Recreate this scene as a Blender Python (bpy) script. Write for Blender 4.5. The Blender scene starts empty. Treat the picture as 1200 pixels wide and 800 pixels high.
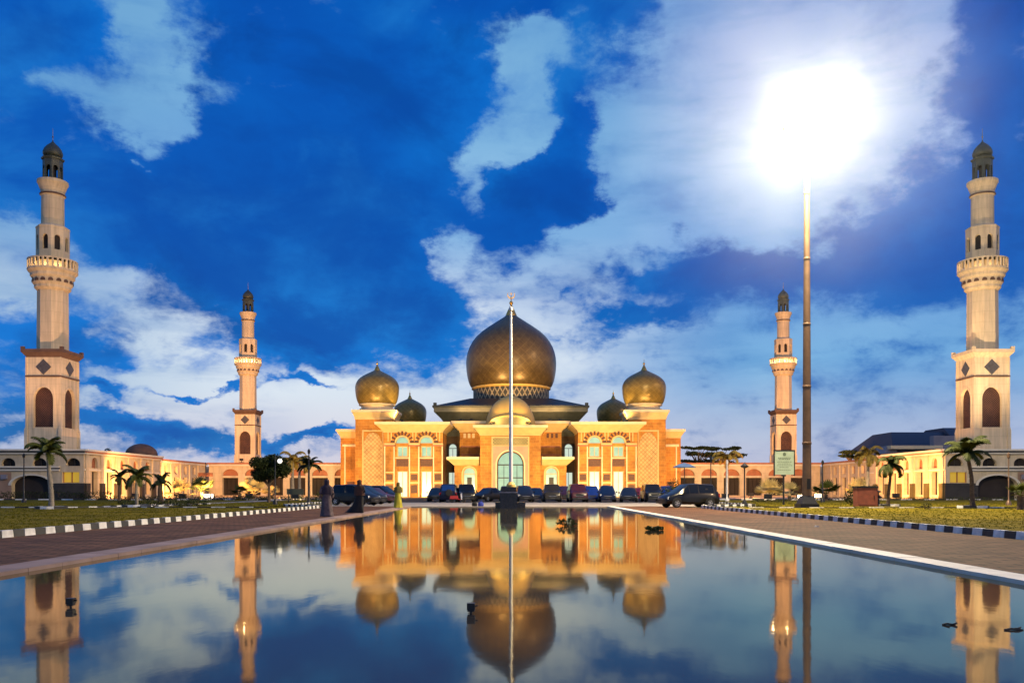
import bpy, bmesh, math, random
from math import sin, cos, pi, radians, atan, atan2, sqrt
from mathutils import Vector, Matrix

S = bpy.context.scene
COL = S.collection
random.seed(11)

# ------------------------------------------------------------------ camera
F = 1000.0                 # focal length in pixels of a 1200 px wide frame
CX, HY, EYE = 603.0, 573.6, 1.25
cam = bpy.data.cameras.new('camera')
cam.sensor_width = 36.0
cam.lens = 36.0 * F / 1200.0
cam.shift_x = -(CX - 600.0) / 1200.0
cam.shift_y = (HY - 400.0) / 1200.0
cam.clip_start, cam.clip_end = 0.1, 9000
camo = bpy.data.objects.new('camera', cam)
camo.location = (0, 0, EYE)
camo.rotation_euler = (radians(90), 0, 0)
COL.objects.link(camo)
S.camera = camo

def PX(px, D): return (px - CX) * D / F
def PZ(py, D): return EYE + (HY - py) * D / F
def GD(py): return EYE * F / (py - HY)

# ------------------------------------------------------------------ world sky
SUN_EL, SUN_AZ = 17.0, 120.0      # low warm sun behind the camera on the right (azimuth clockwise from +Y)
W = bpy.data.worlds.new('World')
S.world = W
W.use_nodes = True
nt = W.node_tree
nt.nodes.clear()

class V:
    """a float socket with arithmetic"""
    def __init__(s, sock): s.s = sock
    def _m(op, *a, clamp=False):
        n = nt.nodes.new('ShaderNodeMath'); n.operation = op; n.use_clamp = clamp
        for i, x in enumerate(a):
            if isinstance(x, V): nt.links.new(x.s, n.inputs[i])
            else: n.inputs[i].default_value = x
        return V(n.outputs[0])
    def __add__(a, b): return V._m('ADD', a, b)
    __radd__ = __add__
    def __sub__(a, b): return V._m('SUBTRACT', a, b)
    def __rsub__(a, b): return V._m('SUBTRACT', b, a)
    def __mul__(a, b): return V._m('MULTIPLY', a, b)
    __rmul__ = __mul__

def smooth(x, lo, hi, a=0.0, b=1.0):
    n = nt.nodes.new('ShaderNodeMapRange'); n.interpolation_type = 'SMOOTHSTEP'
    nt.links.new(x.s, n.inputs['Value'])
    n.inputs['From Min'].default_value = lo; n.inputs['From Max'].default_value = hi
    n.inputs['To Min'].default_value = a; n.inputs['To Max'].default_value = b
    return V(n.outputs[0])

def comb(a, b, c):
    n = nt.nodes.new('ShaderNodeCombineXYZ')
    for i, x in enumerate((a, b, c)):
        if isinstance(x, V): nt.links.new(x.s, n.inputs[i])
        else: n.inputs[i].default_value = x
    return n.outputs[0]

def noise(vec, scale, detail=6, rough=0.55, dist=0.0):
    n = nt.nodes.new('ShaderNodeTexNoise'); n.noise_dimensions = '3D'
    nt.links.new(vec, n.inputs['Vector'])
    n.inputs['Scale'].default_value = scale; n.inputs['Detail'].default_value = detail
    n.inputs['Roughness'].default_value = rough; n.inputs['Distortion'].default_value = dist
    return V(n.outputs['Fac'])

def ramp(x, stops):
    n = nt.nodes.new('ShaderNodeValToRGB')
    nt.links.new(x.s, n.inputs[0])
    e = n.color_ramp.elements
    while len(e) < len(stops): e.new(0.5)
    for el, (p, c) in zip(e, stops):
        el.position = p; el.color = (c[0], c[1], c[2], 1)
    return n.outputs[0]

def mixc(f, a, b):
    n = nt.nodes.new('ShaderNodeMix'); n.data_type = 'RGBA'
    if isinstance(f, V): nt.links.new(f.s, n.inputs[0])
    else: n.inputs[0].default_value = f
    for i, x in ((6, a), (7, b)):
        if isinstance(x, tuple): n.inputs[i].default_value = (x[0], x[1], x[2], 1)
        else: nt.links.new(x, n.inputs[i])
    return n.outputs[2]

tc = nt.nodes.new('ShaderNodeTexCoord')
sp = nt.nodes.new('ShaderNodeSeparateXYZ')
nt.links.new(tc.outputs['Generated'], sp.inputs[0])
dx, dy, dz = V(sp.outputs[0]), V(sp.outputs[1]), V(sp.outputs[2])
az = V._m('ARCTAN2', dx, dy)
el = V._m('ARCSINE', dz)
elp = V._m('MAXIMUM', el, 0.0)
# cloud noise: stretched sideways towards the horizon
base_vec = comb(az * 1.0, elp * 1.5, 0.3)
warp1 = noise(base_vec, 6.0, 7, 0.62)
warp2 = noise(comb(az * 1.0, elp * 1.6, 7.7), 7.0, 7, 0.62)
azw = az + (warp1 - 0.5) * 0.20
elw = elp + (warp2 - 0.5) * 0.15
detail = noise(comb(az * 1.0, elp * 1.7, 2.1), 9.0, 9, 0.60, 0.2)
streak = noise(comb(az * 1.0, elp * 5.5, 5.3), 6.0, 7, 0.58)
soft = noise(comb(az * 1.0, elp * 1.4, 9.1), 3.2, 3, 0.5)

def blob(px, py, rx, ry, w):
    u, v = (px - CX) / F, (HY - py) / F
    a = atan(u); e = atan(v * cos(a))
    ra = rx / F * cos(a) ** 2; re = ry / F * cos(a)
    p = (azw - a) * (1.0 / ra); q = (elw - e) * (1.0 / re)
    r = V._m('MULTIPLY_ADD', p, p, q * q)
    return V._m('EXPONENT', r * -1.0) * w

BLOBS = [  # where the dark clouds lie (positive) and where the pale sky opens between them (negative)
    (330, 100, 150, 150, 1.0), (290, 265, 190, 80, 1.1), (480, 90, 90, 130, 1.0), (445, 270, 80, 80, .8),
    (20, 60, 90, 110, 1.0), (100, 235, 130, 45, 1.0), (670, 10, 130, 40, 1.0), (720, 60, 40, 40, .7), (668, 190, 26, 70, 1.7), (640, 225, 40, 30, .9),
    (612, 255, 48, 52, 1.2), (835, 326, 120, 26, 1.7), (760, 298, 50, 28, 1.0), (1000, 330, 110, 40, .8), (1050, 270, 90, 60, 1.0), (1140, 300, 60, 45, .6), (1175, 130, 60, 150, 1.2),
    (740, 383, 62, 16, 1.3), (365, 390, 82, 30, 2.4), (440, 372, 60, 22, .6), (505, 385, 55, 38, 1.6), (255, 330, 90, 34, .7), (662, 347, 26, 6, .7),
    (20, 395, 85, 48, 1.2), (135, 396, 70, 22, 1.1), (8, 470, 45, 18, 1.1), (133, 458, 34, 10, 2.0),
    (240, 453, 36, 6, 1.8), (185, 510, 120, 17, 2.2), (165, 490, 36, 12, 1.2), (358, 509, 66, 9, 2.0), (345, 453, 45, 5, 1.5),
    (321, 431, 8, 11, 1.0), (20, 505, 60, 14, 1.4), (1120, 400, 70, 14, .4), (650, 392, 30, 5, .5), (1010, 420, 90, 10, .3),
    (165, 60, 52, 62, -1.7), (195, 112, 34, 22, .9), (90, 30, 30, 26, .5), (95, 112, 42, 22, -1.1), (160, 140, 30, 24, -1.2), (162, 196, 9, 9, -1.2),
    (585, 165, 42, 40, -1.5), (605, 90, 36, 42, -1.3), (655, 50, 44, 24, -1.2), (625, 150, 26, 40, -.9), (565, 215, 22, 30, -1.0), (625, 165, 26, 22, -.8),
    (770, 200, 80, 95, -1.5), (880, 150, 120, 120, -1.6), (870, 20, 110, 50, -1.3), (1010, 90, 90, 110, -1.2), (960, 230, 60, 50, -.7),  # pale patches left of and round the lamp also carry its glare
    (530, 300, 30, 26, -1.2), (690, 300, 60, 40, -1.2), (610, 345, 100, 22, -.7), (20, 305, 50, 30, -1.1), (130, 325, 42, 24, -.8), (240, 330, 80, 40, 1.0), (430, 350, 60, 24, .6),
    
]
cov = None
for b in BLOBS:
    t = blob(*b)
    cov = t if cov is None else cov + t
# higher up the deck is closed, nearer the horizon it breaks up
fine = noise(comb(az * 1.0, elp * 1.6, 4.4), 26.0, 8, 0.62, 0.4)
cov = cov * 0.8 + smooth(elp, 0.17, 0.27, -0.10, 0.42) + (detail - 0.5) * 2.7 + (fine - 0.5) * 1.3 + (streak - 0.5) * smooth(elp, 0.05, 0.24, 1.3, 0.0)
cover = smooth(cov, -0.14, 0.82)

def lin(r, g, b):
    f = lambda c: ((c / 255 + 0.055) / 1.055) ** 2.4 if c > 10 else c / 255 / 12.92
    return (f(r), f(g), f(b))

k = V._m('MULTIPLY', elp, 1.0 / 0.6, clamp=True)
bright = ramp(k, [(0.0, lin(196, 184, 206)), (0.09, lin(220, 220, 234)), (0.18, lin(222, 234, 246)), (0.36, lin(226, 238, 250)), (0.48, lin(160, 204, 240)),
                  (0.65, lin(132, 186, 228)), (1.0, lin(110, 168, 214))])
bright_r = ramp(k, [(0.0, lin(192, 182, 210)), (0.10, lin(184, 202, 228)), (0.24, lin(136, 190, 232)), (0.36, lin(128, 176, 228)), (0.46, lin(144, 182, 234)),
                    (0.7, lin(168, 188, 234)), (1.0, lin(150, 168, 222))])
dark = ramp(k, [(0.0, lin(70, 120, 180)), (0.10, lin(24, 106, 180)), (0.25, lin(10, 112, 198)), (0.45, lin(0, 88, 184)),
                (0.75, lin(0, 88, 188)), (1.0, lin(0, 72, 168))])
right = smooth(az, 0.06, 0.28)
bright = mixc(right, bright, bright_r)
dark2 = mixc(smooth(soft, 0.42, 0.75), dark, lin(10, 120, 216))
puff = noise(comb(az * 1.0, elp * 1.5, 12.6), 5.5, 6, 0.55, 0.5)
dark2 = mixc(smooth(puff, 0.50, 0.70, 0, .55), dark2, lin(30, 128, 214))
dark2 = mixc(smooth(puff, 0.48, 0.32, 0, .45), dark2, lin(0, 54, 134))
dark2 = mixc(smooth(cov, .75, 2.2, 0, .7), dark2, lin(0, 74, 168))
dark2 = mixc(right * 0.35, dark2, lin(48, 84, 170))
left = smooth(az, -0.28, -0.52)
bright = mixc(left * 0.55, bright, lin(96, 156, 206))
bright = mixc(smooth(soft, 0.62, 0.40, 0, .42), bright, lin(70, 140, 212))
bright = mixc(smooth(streak, .45, .68, 0, .30), bright, lin(60, 130, 200))
bright = mixc(smooth(detail, .42, .75, 0, .40), bright, dark2)
bright = mixc(smooth(elp, .13, .03, 0, .55), bright, mixc(right, lin(226, 222, 232), lin(196, 200, 222)))
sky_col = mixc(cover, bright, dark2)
sky_col = mixc(smooth(el, -0.02, 0.0), lin(60, 62, 70), sky_col)
nish = nt.nodes.new('ShaderNodeTexSky'); nish.sky_type = 'NISHITA'; nish.sun_disc = False
nish.sun_elevation = radians(SUN_EL); nish.sun_rotation = radians(SUN_AZ)
b1 = nt.nodes.new('ShaderNodeBackground'); nt.links.new(nish.outputs[0], b1.inputs[0]); b1.inputs[1].default_value = 0.05
b2 = nt.nodes.new('ShaderNodeBackground'); nt.links.new(sky_col, b2.inputs[0]); b2.inputs[1].default_value = 1.0
ms = nt.nodes.new('ShaderNodeMixShader'); ms.inputs[0].default_value = 0.95
nt.links.new(b1.outputs[0], ms.inputs[1]); nt.links.new(b2.outputs[0], ms.inputs[2])
wo = nt.nodes.new('ShaderNodeOutputWorld'); nt.links.new(ms.outputs[0], wo.inputs[0])
W.cycles.sampling_method = 'MANUAL'; W.cycles.sample_map_resolution = 512

# ------------------------------------------------------------------ sun, exposure
sun = bpy.data.lights.new('sun', 'SUN')
sun.energy = 0.45; sun.angle = radians(0.6); sun.color = (1.0, 0.66, 0.36)
suno = bpy.data.objects.new('sun', sun); COL.objects.link(suno)
saz = radians(SUN_AZ); sel = radians(SUN_EL)
d = Vector((sin(saz) * cos(sel), cos(saz) * cos(sel), sin(sel)))
suno.rotation_euler = d.to_track_quat('Z', 'Y').to_euler()
suno.location = (0, -60, 40)
S.view_settings.view_transform = 'Standard'; S.view_settings.look = 'None'
S.view_settings.exposure = 0.0; S.view_settings.gamma = 1.0; S.view_settings.use_curve_mapping = False
S.cycles.use_denoising = True
S.cycles.max_bounces = 6; S.cycles.diffuse_bounces = 2; S.cycles.glossy_bounces = 4
S.cycles.transmission_bounces = 4; S.cycles.volume_bounces = 0
S.cycles.sample_clamp_indirect = 4.0; S.cycles.caustics_reflective = False; S.cycles.caustics_refractive = False

# ------------------------------------------------------------------ materials
MAT = {}
def mat(name, col, rough=0.8, metal=0.0, var=0.12, scale=3.0, emit=None, estr=0.0, bump=0.0, spec=0.5, hue=None, coat=0.0, detail=5):
    m = bpy.data.materials.new(name); m.use_nodes = True
    t = m.node_tree; p = t.nodes['Principled BSDF']
    p.inputs['Roughness'].default_value = rough; p.inputs['Metallic'].default_value = metal
    p.inputs['Specular IOR Level'].default_value = spec
    p.inputs['Coat Weight'].default_value = coat; p.inputs['Coat Roughness'].default_value = 0.05
    p.inputs['Base Color'].default_value = (*col, 1)
    if var > 0:
        tcn = t.nodes.new('ShaderNodeTexCoord')
        n = t.nodes.new('ShaderNodeTexNoise'); n.inputs['Scale'].default_value = scale; n.inputs['Detail'].default_value = detail
        t.links.new(tcn.outputs['Object'], n.inputs['Vector'])
        mx = t.nodes.new('ShaderNodeMix'); mx.data_type = 'RGBA'
        mr = t.nodes.new('ShaderNodeMapRange'); mr.inputs[1].default_value = 0.3; mr.inputs[2].default_value = 0.7
        t.links.new(n.outputs['Fac'], mr.inputs[0]); t.links.new(mr.outputs[0], mx.inputs[0])
        c2 = hue or tuple(min(1, c * (1 + var)) for c in col); c1 = tuple(c * (1 - var) for c in col)
        mx.inputs[6].default_value = (*c1, 1); mx.inputs[7].default_value = (*c2, 1)
        t.links.new(mx.outputs[2], p.inputs['Base Color'])
        if bump > 0:
            bn = t.nodes.new('ShaderNodeBump'); bn.inputs['Strength'].default_value = bump; bn.inputs['Distance'].default_value = 0.02
            t.links.new(n.outputs['Fac'], bn.inputs['Height']); t.links.new(bn.outputs[0], p.inputs['Normal'])
    if emit:
        p.inputs['Emission Color'].default_value = (*emit, 1); p.inputs['Emission Strength'].default_value = estr
    MAT[name] = m
    return m

def brick_mat(name, c1, c2, mortar, sx, bw, bh, rough=0.8, msize=0.02, vertical=True, ns=0.4, rot=0.0, bump=0.25, spec=.4):
    m = bpy.data.materials.new(name); m.use_nodes = True
    t = m.node_tree; p = t.nodes['Principled BSDF']; p.inputs['Roughness'].default_value = rough; p.inputs['Specular IOR Level'].default_value = spec
    tcn = t.nodes.new('ShaderNodeTexCoord'); sx_ = t.nodes.new('ShaderNodeSeparateXYZ'); cb = t.nodes.new('ShaderNodeCombineXYZ')
    t.links.new(tcn.outputs['Object'], sx_.inputs[0])
    if vertical:
        ad = t.nodes.new('ShaderNodeMath'); ad.operation = 'ADD'
        t.links.new(sx_.outputs[0], ad.inputs[0]); t.links.new(sx_.outputs[1], ad.inputs[1])
        t.links.new(ad.outputs[0], cb.inputs[0]); t.links.new(sx_.outputs[2], cb.inputs[1])
    else:
        t.links.new(sx_.outputs[0], cb.inputs[0]); t.links.new(sx_.outputs[1], cb.inputs[1])
    vec = cb.outputs[0]
    if rot:
        vr = t.nodes.new('ShaderNodeVectorRotate'); vr.rotation_type = 'Z_AXIS'; vr.inputs['Angle'].default_value = rot
        t.links.new(vec, vr.inputs[0]); vec = vr.outputs[0]
    b = t.nodes.new('ShaderNodeTexBrick')
    t.links.new(vec, b.inputs['Vector'])
    b.inputs['Color1'].default_value = (*c1, 1); b.inputs['Color2'].default_value = (*c2, 1); b.inputs['Mortar'].default_value = (*mortar, 1)
    b.inputs['Scale'].default_value = sx; b.inputs['Brick Width'].default_value = bw; b.inputs['Row Height'].default_value = bh
    b.inputs['Mortar Size'].default_value = msize; b.inputs['Mortar Smooth'].default_value = 0.3
    n = t.nodes.new('ShaderNodeTexNoise'); n.inputs['Scale'].default_value = ns; n.inputs['Detail'].default_value = 6
    n.inputs['Roughness'].default_value = 0.65
    t.links.new(tcn.outputs['Object'], n.inputs['Vector'])
    mr = t.nodes.new('ShaderNodeMapRange'); mr.inputs[1].default_value = 0.3; mr.inputs[2].default_value = 0.7
    mr.inputs[3].default_value = 0.55; mr.inputs[4].default_value = 1.38
    t.links.new(n.outputs['Fac'], mr.inputs[0])
    mx = t.nodes.new('ShaderNodeMix'); mx.data_type = 'RGBA'; mx.blend_type = 'MULTIPLY'; mx.inputs[0].default_value = 1.0
    t.links.new(b.outputs['Color'], mx.inputs[6]); t.links.new(mr.outputs[0], mx.inputs[7])
    t.links.new(mx.outputs[2], p.inputs['Base Color'])
    bn = t.nodes.new('ShaderNodeBump'); bn.inputs['Strength'].default_value = bump; bn.inputs['Distance'].default_value = 0.01; bn.invert = True
    t.links.new(b.outputs['Fac'], bn.inputs['Height']); t.links.new(bn.outputs[0], p.inputs['Normal'])
    MAT[name] = m
    return m

def lattice_mat(name, ca, cb_, scale, rough=0.5, metal=0.0, width=0.12, sphere=None):
    """diagonal lattice: on walls in (x+y, z), on domes in (angle, height)"""
    m = bpy.data.materials.new(name); m.use_nodes = True
    t = m.node_tree; p = t.nodes['Principled BSDF']
    p.inputs['Roughness'].default_value = rough; p.inputs['Metallic'].default_value = metal
    def M(op, a, b=0.0):
        n = t.nodes.new('ShaderNodeMath'); n.operation = op
        for i, x in enumerate((a, b)):
            if isinstance(x, (int, float)): n.inputs[i].default_value = x
            else: t.links.new(x, n.inputs[i])
        return n.outputs[0]
    tcn = t.nodes.new('ShaderNodeTexCoord'); s_ = t.nodes.new('ShaderNodeSeparateXYZ')
    t.links.new(tcn.outputs['Object'], s_.inputs[0])
    if sphere:
        a = M('MULTIPLY', M('ARCTAN2', s_.outputs[0], s_.outputs[1]), sphere[0] / (2 * pi))
        h = M('MULTIPLY', s_.outputs[2], sphere[1])
    else:
        a = M('MULTIPLY', M('ADD', s_.outputs[0], s_.outputs[1]), scale)
        h = M('MULTIPLY', s_.outputs[2], scale)
    f1 = M('ABSOLUTE', M('SUBTRACT', M('FRACT', M('ADD', a, h)), 0.5))
    f2 = M('ABSOLUTE', M('SUBTRACT', M('FRACT', M('SUBTRACT', a, h)), 0.5))
    ln = M('GREATER_THAN', M('MAXIMUM', f1, f2), 0.5 - width)
    n = t.nodes.new('ShaderNodeTexNoise'); n.inputs['Scale'].default_value = 1.3; n.inputs['Detail'].default_value = 5
    t.links.new(tcn.outputs['Object'], n.inputs['Vector'])
    mx = t.nodes.new('ShaderNodeMix'); mx.data_type = 'RGBA'
    t.links.new(ln, mx.inputs[0]); mx.inputs[6].default_value = (*ca, 1); mx.inputs[7].default_value = (*cb_, 1)
    m2 = t.nodes.new('ShaderNodeMix'); m2.data_type = 'RGBA'; m2.blend_type = 'MULTIPLY'; m2.inputs[0].default_value = 1
    mr = t.nodes.new('ShaderNodeMapRange'); mr.inputs[1].default_value = .3; mr.inputs[2].default_value = .7; mr.inputs[3].default_value = .75; mr.inputs[4].default_value = 1.2
    t.links.new(n.outputs['Fac'], mr.inputs[0]); t.links.new(mx.outputs[2], m2.inputs[6]); t.links.new(mr.outputs[0], m2.inputs[7])
    t.links.new(m2.outputs[2], p.inputs['Base Color'])
    MAT[name] = m
    return m

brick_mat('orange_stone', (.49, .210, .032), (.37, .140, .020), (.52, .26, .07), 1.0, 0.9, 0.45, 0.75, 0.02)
brick_mat('dark_cladding', (.070, .040, .024), (.052, .030, .018), (.03, .02, .014), 1.0, 0.9, 0.45, 0.8, 0.02)  # dark stone cladding of the hall wall
mat('cream_stone', (.66, .46, .20), .8, var=.10, scale=1.2)
mat('cap_stone', (.74, .58, .36), .75, var=.08, scale=1.0)
mat('pink_stone', (.55, .30, .20), .7, var=.12, scale=1.0)
mat('brown_panel', (.085, .024, .010), .6, var=.35, scale=6)
lattice_mat('cream_lattice', (.60, .40, .18), (.40, .22, .08), 1.5, .8, 0, .10)
lattice_mat('drum_lattice', (.040, .042, .038), (.33, .27, .17), 1.0, .7, 0, .12, sphere=(44, .55))
lattice_mat('frieze_lattice', (.50, .36, .16), (.17, .17, .07), 2.2, .8, 0, .18)
lattice_mat('brown_lattice', (.030, .008, .008), (.20, .095, .05), 3.4, .8, 0, .07)
lattice_mat('dome_tile', (.135, .085, .028), (.19, .125, .042), 1, .33, .25, .035, sphere=(30, .62))
lattice_mat('small_dome_tile', (.25, .160, .032), (.34, .23, .055), 1, .33, .25, .05, sphere=(20, 1.2))
mat('gold_plaster', (.72, .45, .11), .55, var=.10, scale=.8)
mat('gold_metal', (.80, .42, .10), .3, .9, var=.05)
mat('dark_roof', (.030, .034, .030), .55, var=.3, scale=1.5)
mat('fascia', (.115, .112, .085), .6, var=.25, scale=.8)
mat('lit_glass', (.14, .18, .15), .2, var=.35, scale=.9, emit=(.84, 1.0, .84), estr=.68)
mat('lit_green', (.10, .18, .14), .2, var=.3, scale=1.2, emit=(.52, .86, .68), estr=.5)
mat('lit_yellow', (.2, .13, .02), .5, var=.2, scale=.8, emit=(1.0, .60, .05), estr=.45)
mat('dark_inside', (.020, .014, .012), .8, var=.4, scale=.5)
mat('plaster', (.56, .46, .31), .85, var=.12, scale=.7, bump=.05)
mat('plaster_band', (.66, .60, .48), .8, var=.08, scale=.6)
mat('terracotta', (.36, .14, .07), .8, var=.2, scale=1.5)
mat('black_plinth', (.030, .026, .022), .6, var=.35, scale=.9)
mat('rose_plaster', (.34, .21, .14), .85, var=.15, scale=.7)
mat('minaret_plaster', (.66, .51, .32), .8, var=.10, scale=.35, bump=.05, detail=8)
def streaked(name, stretch=(2.2, 2.2, .16), lo=.80, hi=1.14):
    m = MAT[name]; t = m.node_tree; p = t.nodes['Principled BSDF']
    src = p.inputs['Base Color'].links[0].from_socket
    tcn = t.nodes.new('ShaderNodeTexCoord'); mp = t.nodes.new('ShaderNodeMapping'); mp.inputs['Scale'].default_value = stretch
    n = t.nodes.new('ShaderNodeTexNoise'); n.inputs['Scale'].default_value = 1.0; n.inputs['Detail'].default_value = 8; n.inputs['Roughness'].default_value = .65
    mr = t.nodes.new('ShaderNodeMapRange'); mr.inputs[1].default_value = .32; mr.inputs[2].default_value = .62; mr.inputs[3].default_value = lo; mr.inputs[4].default_value = hi
    sz = t.nodes.new('ShaderNodeSeparateXYZ'); w = t.nodes.new('ShaderNodeMath'); w.operation = 'FRACT'
    d_ = t.nodes.new('ShaderNodeMath'); d_.operation = 'DIVIDE'; d_.inputs[1].default_value = 1.35
    g = t.nodes.new('ShaderNodeMath'); g.operation = 'GREATER_THAN'; g.inputs[1].default_value = .035
    m2 = t.nodes.new('ShaderNodeMapRange'); m2.inputs[3].default_value = .84; m2.inputs[4].default_value = 1.0
    ml = t.nodes.new('ShaderNodeMath'); ml.operation = 'MULTIPLY'
    mx = t.nodes.new('ShaderNodeMix'); mx.data_type = 'RGBA'; mx.blend_type = 'MULTIPLY'; mx.inputs[0].default_value = 1
    t.links.new(tcn.outputs['Object'], mp.inputs[0]); t.links.new(mp.outputs[0], n.inputs['Vector']); t.links.new(n.outputs['Fac'], mr.inputs[0])
    t.links.new(tcn.outputs['Object'], sz.inputs[0]); t.links.new(sz.outputs[2], d_.inputs[0]); t.links.new(d_.outputs[0], w.inputs[0])
    t.links.new(w.outputs[0], g.inputs[0]); t.links.new(g.outputs[0], m2.inputs[0])
    t.links.new(mr.outputs[0], ml.inputs[0]); t.links.new(m2.outputs[0], ml.inputs[1])
    t.links.new(src, mx.inputs[6]); t.links.new(ml.outputs[0], mx.inputs[7]); t.links.new(mx.outputs[2], p.inputs['Base Color'])
streaked('minaret_plaster'); streaked('plaster', (1.2, 1.2, .25), .78, 1.1)
mat('minaret_trim', (.13, .07, .045), .8, var=.25, scale=1.2)
mat('minaret_green', (.055, .06, .04), .5, var=.25, scale=1.5)
mat('slate_tile', (.075, .07, .075), .6, var=.3, scale=3)
mat('navy_roof', (.006, .008, .018), .5, var=.3, scale=.7)
mat('grey_wall', (.22, .21, .25), .8, var=.15, scale=.5)
mat('concrete', (.36, .31, .27), .85, var=.22, scale=.35, detail=9, bump=.1, spec=.15)
mat('court_stone', (.50, .38, .26), .85, var=.15, scale=.5, detail=8, spec=.15)
mat('coping_white', (.66, .60, .52), .7, var=.20, scale=1.1, detail=9, bump=.1)
mat('coping_pink', (.30, .21, .18), .75, var=.25, scale=1.1, detail=9, bump=.1, spec=.15)
mat('asphalt', (.060, .054, .050), .85, var=.30, scale=.5, detail=9, bump=.2, spec=.15)
mat('earth', (.075, .060, .040), .95, var=.3, scale=.2, detail=9, bump=.2, spec=.15)
brick_mat('paver', (.175, .082, .042), (.095, .042, .024), (.020, .014, .010), 1.0, 0.60, 0.30, .85, .03, vertical=False, ns=.55, bump=.8, spec=.15)
mat('kerb_white', (.74, .72, .68), .6, var=.22, scale=4, detail=8)
mat('kerb_black', (.022, .022, .024), .6, var=.4, scale=4)
mat('lawn', (.135, .115, .006), .95, var=.55, scale=.35, detail=12, bump=.6, hue=(.21, .155, .010), spec=.05)
mat('grass_blade', (.12, .108, .007), .8, var=.35, scale=.5, spec=.05)
mat('soil', (.070, .045, .028), .95, var=.3, scale=2, bump=.4, spec=.15)
mat('mast_steel', (.16, .095, .055), .5, .4, var=.2, scale=2)
mat('black_metal', (.018, .018, .020), .45, .3, var=.2, scale=3)
mat('white_pole', (.80, .76, .72), .4, var=.04)
mat('black_granite', (.014, .012, .018), .25, var=.4, scale=5)
mat('grey_stone', (.22, .20, .22), .6, var=.2, scale=4)
mat('sign_panel', (.30, .38, .29), .5, var=.12, scale=2)
mat('sign_ink', (.07, .10, .07), .6, var=0)
mat('lamp_glow', (1, 1, 1), .4, var=0, emit=(1, .93, .82), estr=60)
mat('globe_glow', (.9, .9, .9), .4, var=0, emit=(1, .93, .80), estr=1.2)
mat('flood_glow', (1, .9, .8), .4, var=0, emit=(1, .80, .60), estr=6)
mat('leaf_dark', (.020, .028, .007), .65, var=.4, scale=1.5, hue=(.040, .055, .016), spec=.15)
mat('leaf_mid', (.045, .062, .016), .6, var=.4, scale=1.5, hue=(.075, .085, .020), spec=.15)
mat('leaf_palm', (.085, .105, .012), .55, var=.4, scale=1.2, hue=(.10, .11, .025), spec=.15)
mat('leaf_lit_gold', (.34, .22, .04), .65, var=.3, scale=1.2, spec=.15)  # warm lamplight on the palms is put into this leaf colour
mat('leaf_lit_fan', (.55, .42, .17), .6, var=.25, scale=1.5, spec=.15)  # base brightened so the fan leaves look floodlit
mat('bark', (.12, .085, .060), .9, var=.35, scale=5, bump=.4, spec=.15)
mat('bark_pale', (.26, .22, .17), .85, var=.25, scale=5, bump=.3)
mat('tyre', (.012, .012, .013), .8, var=.2, scale=6)
mat('rim', (.45, .45, .47), .3, .8, var=.05)
mat('sky_tint_glass', (.010, .03, .14), .06, var=0, spec=1.0, coat=1.0)  # blue of the reflected sky is put into the glass colour
mat('side_glass', (.006, .008, .014), .08, var=0, spec=.3)
mat('headlamp', (.75, .75, .72), .1, var=0, spec=.9)
mat('tail_lamp', (.30, .01, .01), .2, var=0)
mat('plate', (.05, .05, .055), .5, var=0)
mat('grille', (.015, .015, .016), .5, var=.2)
mat('chrome', (.55, .55, .57), .15, 1.0, var=0)
for n_, c_ in (('black', (.005, .005, .006)), ('navy', (.006, .010, .032)), ('blue', (.012, .035, .20)), ('maroon', (.060, .012, .018)),
               ('bronze', (.026, .020, .012)), ('charcoal', (.010, .010, .012)), ('silver', (.34, .34, .36)), ('red', (.22, .015, .015))):
    mat('paint_' + n_, c_, .3, 0, var=.05, coat=.15, spec=.35)
mat('skin', (.30, .17, .11), .6, var=.06)
mat('robe_grey', (.115, .082, .085), .9, var=.35, scale=7)
mat('veil_plum', (.035, .022, .034), .9, var=.2, scale=5)
mat('robe_black', (.012, .011, .012), .9, var=.3, scale=5)
mat('veil_brown', (.075, .030, .018), .9, var=.25, scale=5)
mat('robe_yellow', (.42, .36, .025), .85, var=.22, scale=4)
mat('veil_olive', (.13, .10, .02), .9, var=.2, scale=5)
mat('shoe', (.02, .018, .018), .6, var=0)
mat('cloth_blue', (.02, .04, .30), .8, var=.2)
mat('cloth_white', (.65, .62, .60), .8, var=.1)
mat('cloth_red', (.40, .03, .03), .8, var=.1)
mat('rust_red', (.21, .055, .030), .7, var=.2, scale=3)
mat('parasol_blue', (.12, .20, .36), .7, var=.1)

# ------------------------------------------------------------------ mesh helpers
def tag(o, label=None, cat=None, group=None, kind=None):
    if label: o['label'] = label
    if cat: o['category'] = cat
    if group: o['group'] = group
    if kind: o['kind'] = kind
    return o

def thing(name, loc, label, cat, group=None, rz=0.0):
    o = bpy.data.objects.new(name, None); COL.objects.link(o)
    o.empty_display_size = 0.3
    o.location = loc; o.rotation_euler = (0, 0, rz)
    return tag(o, label, cat, group)

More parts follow.
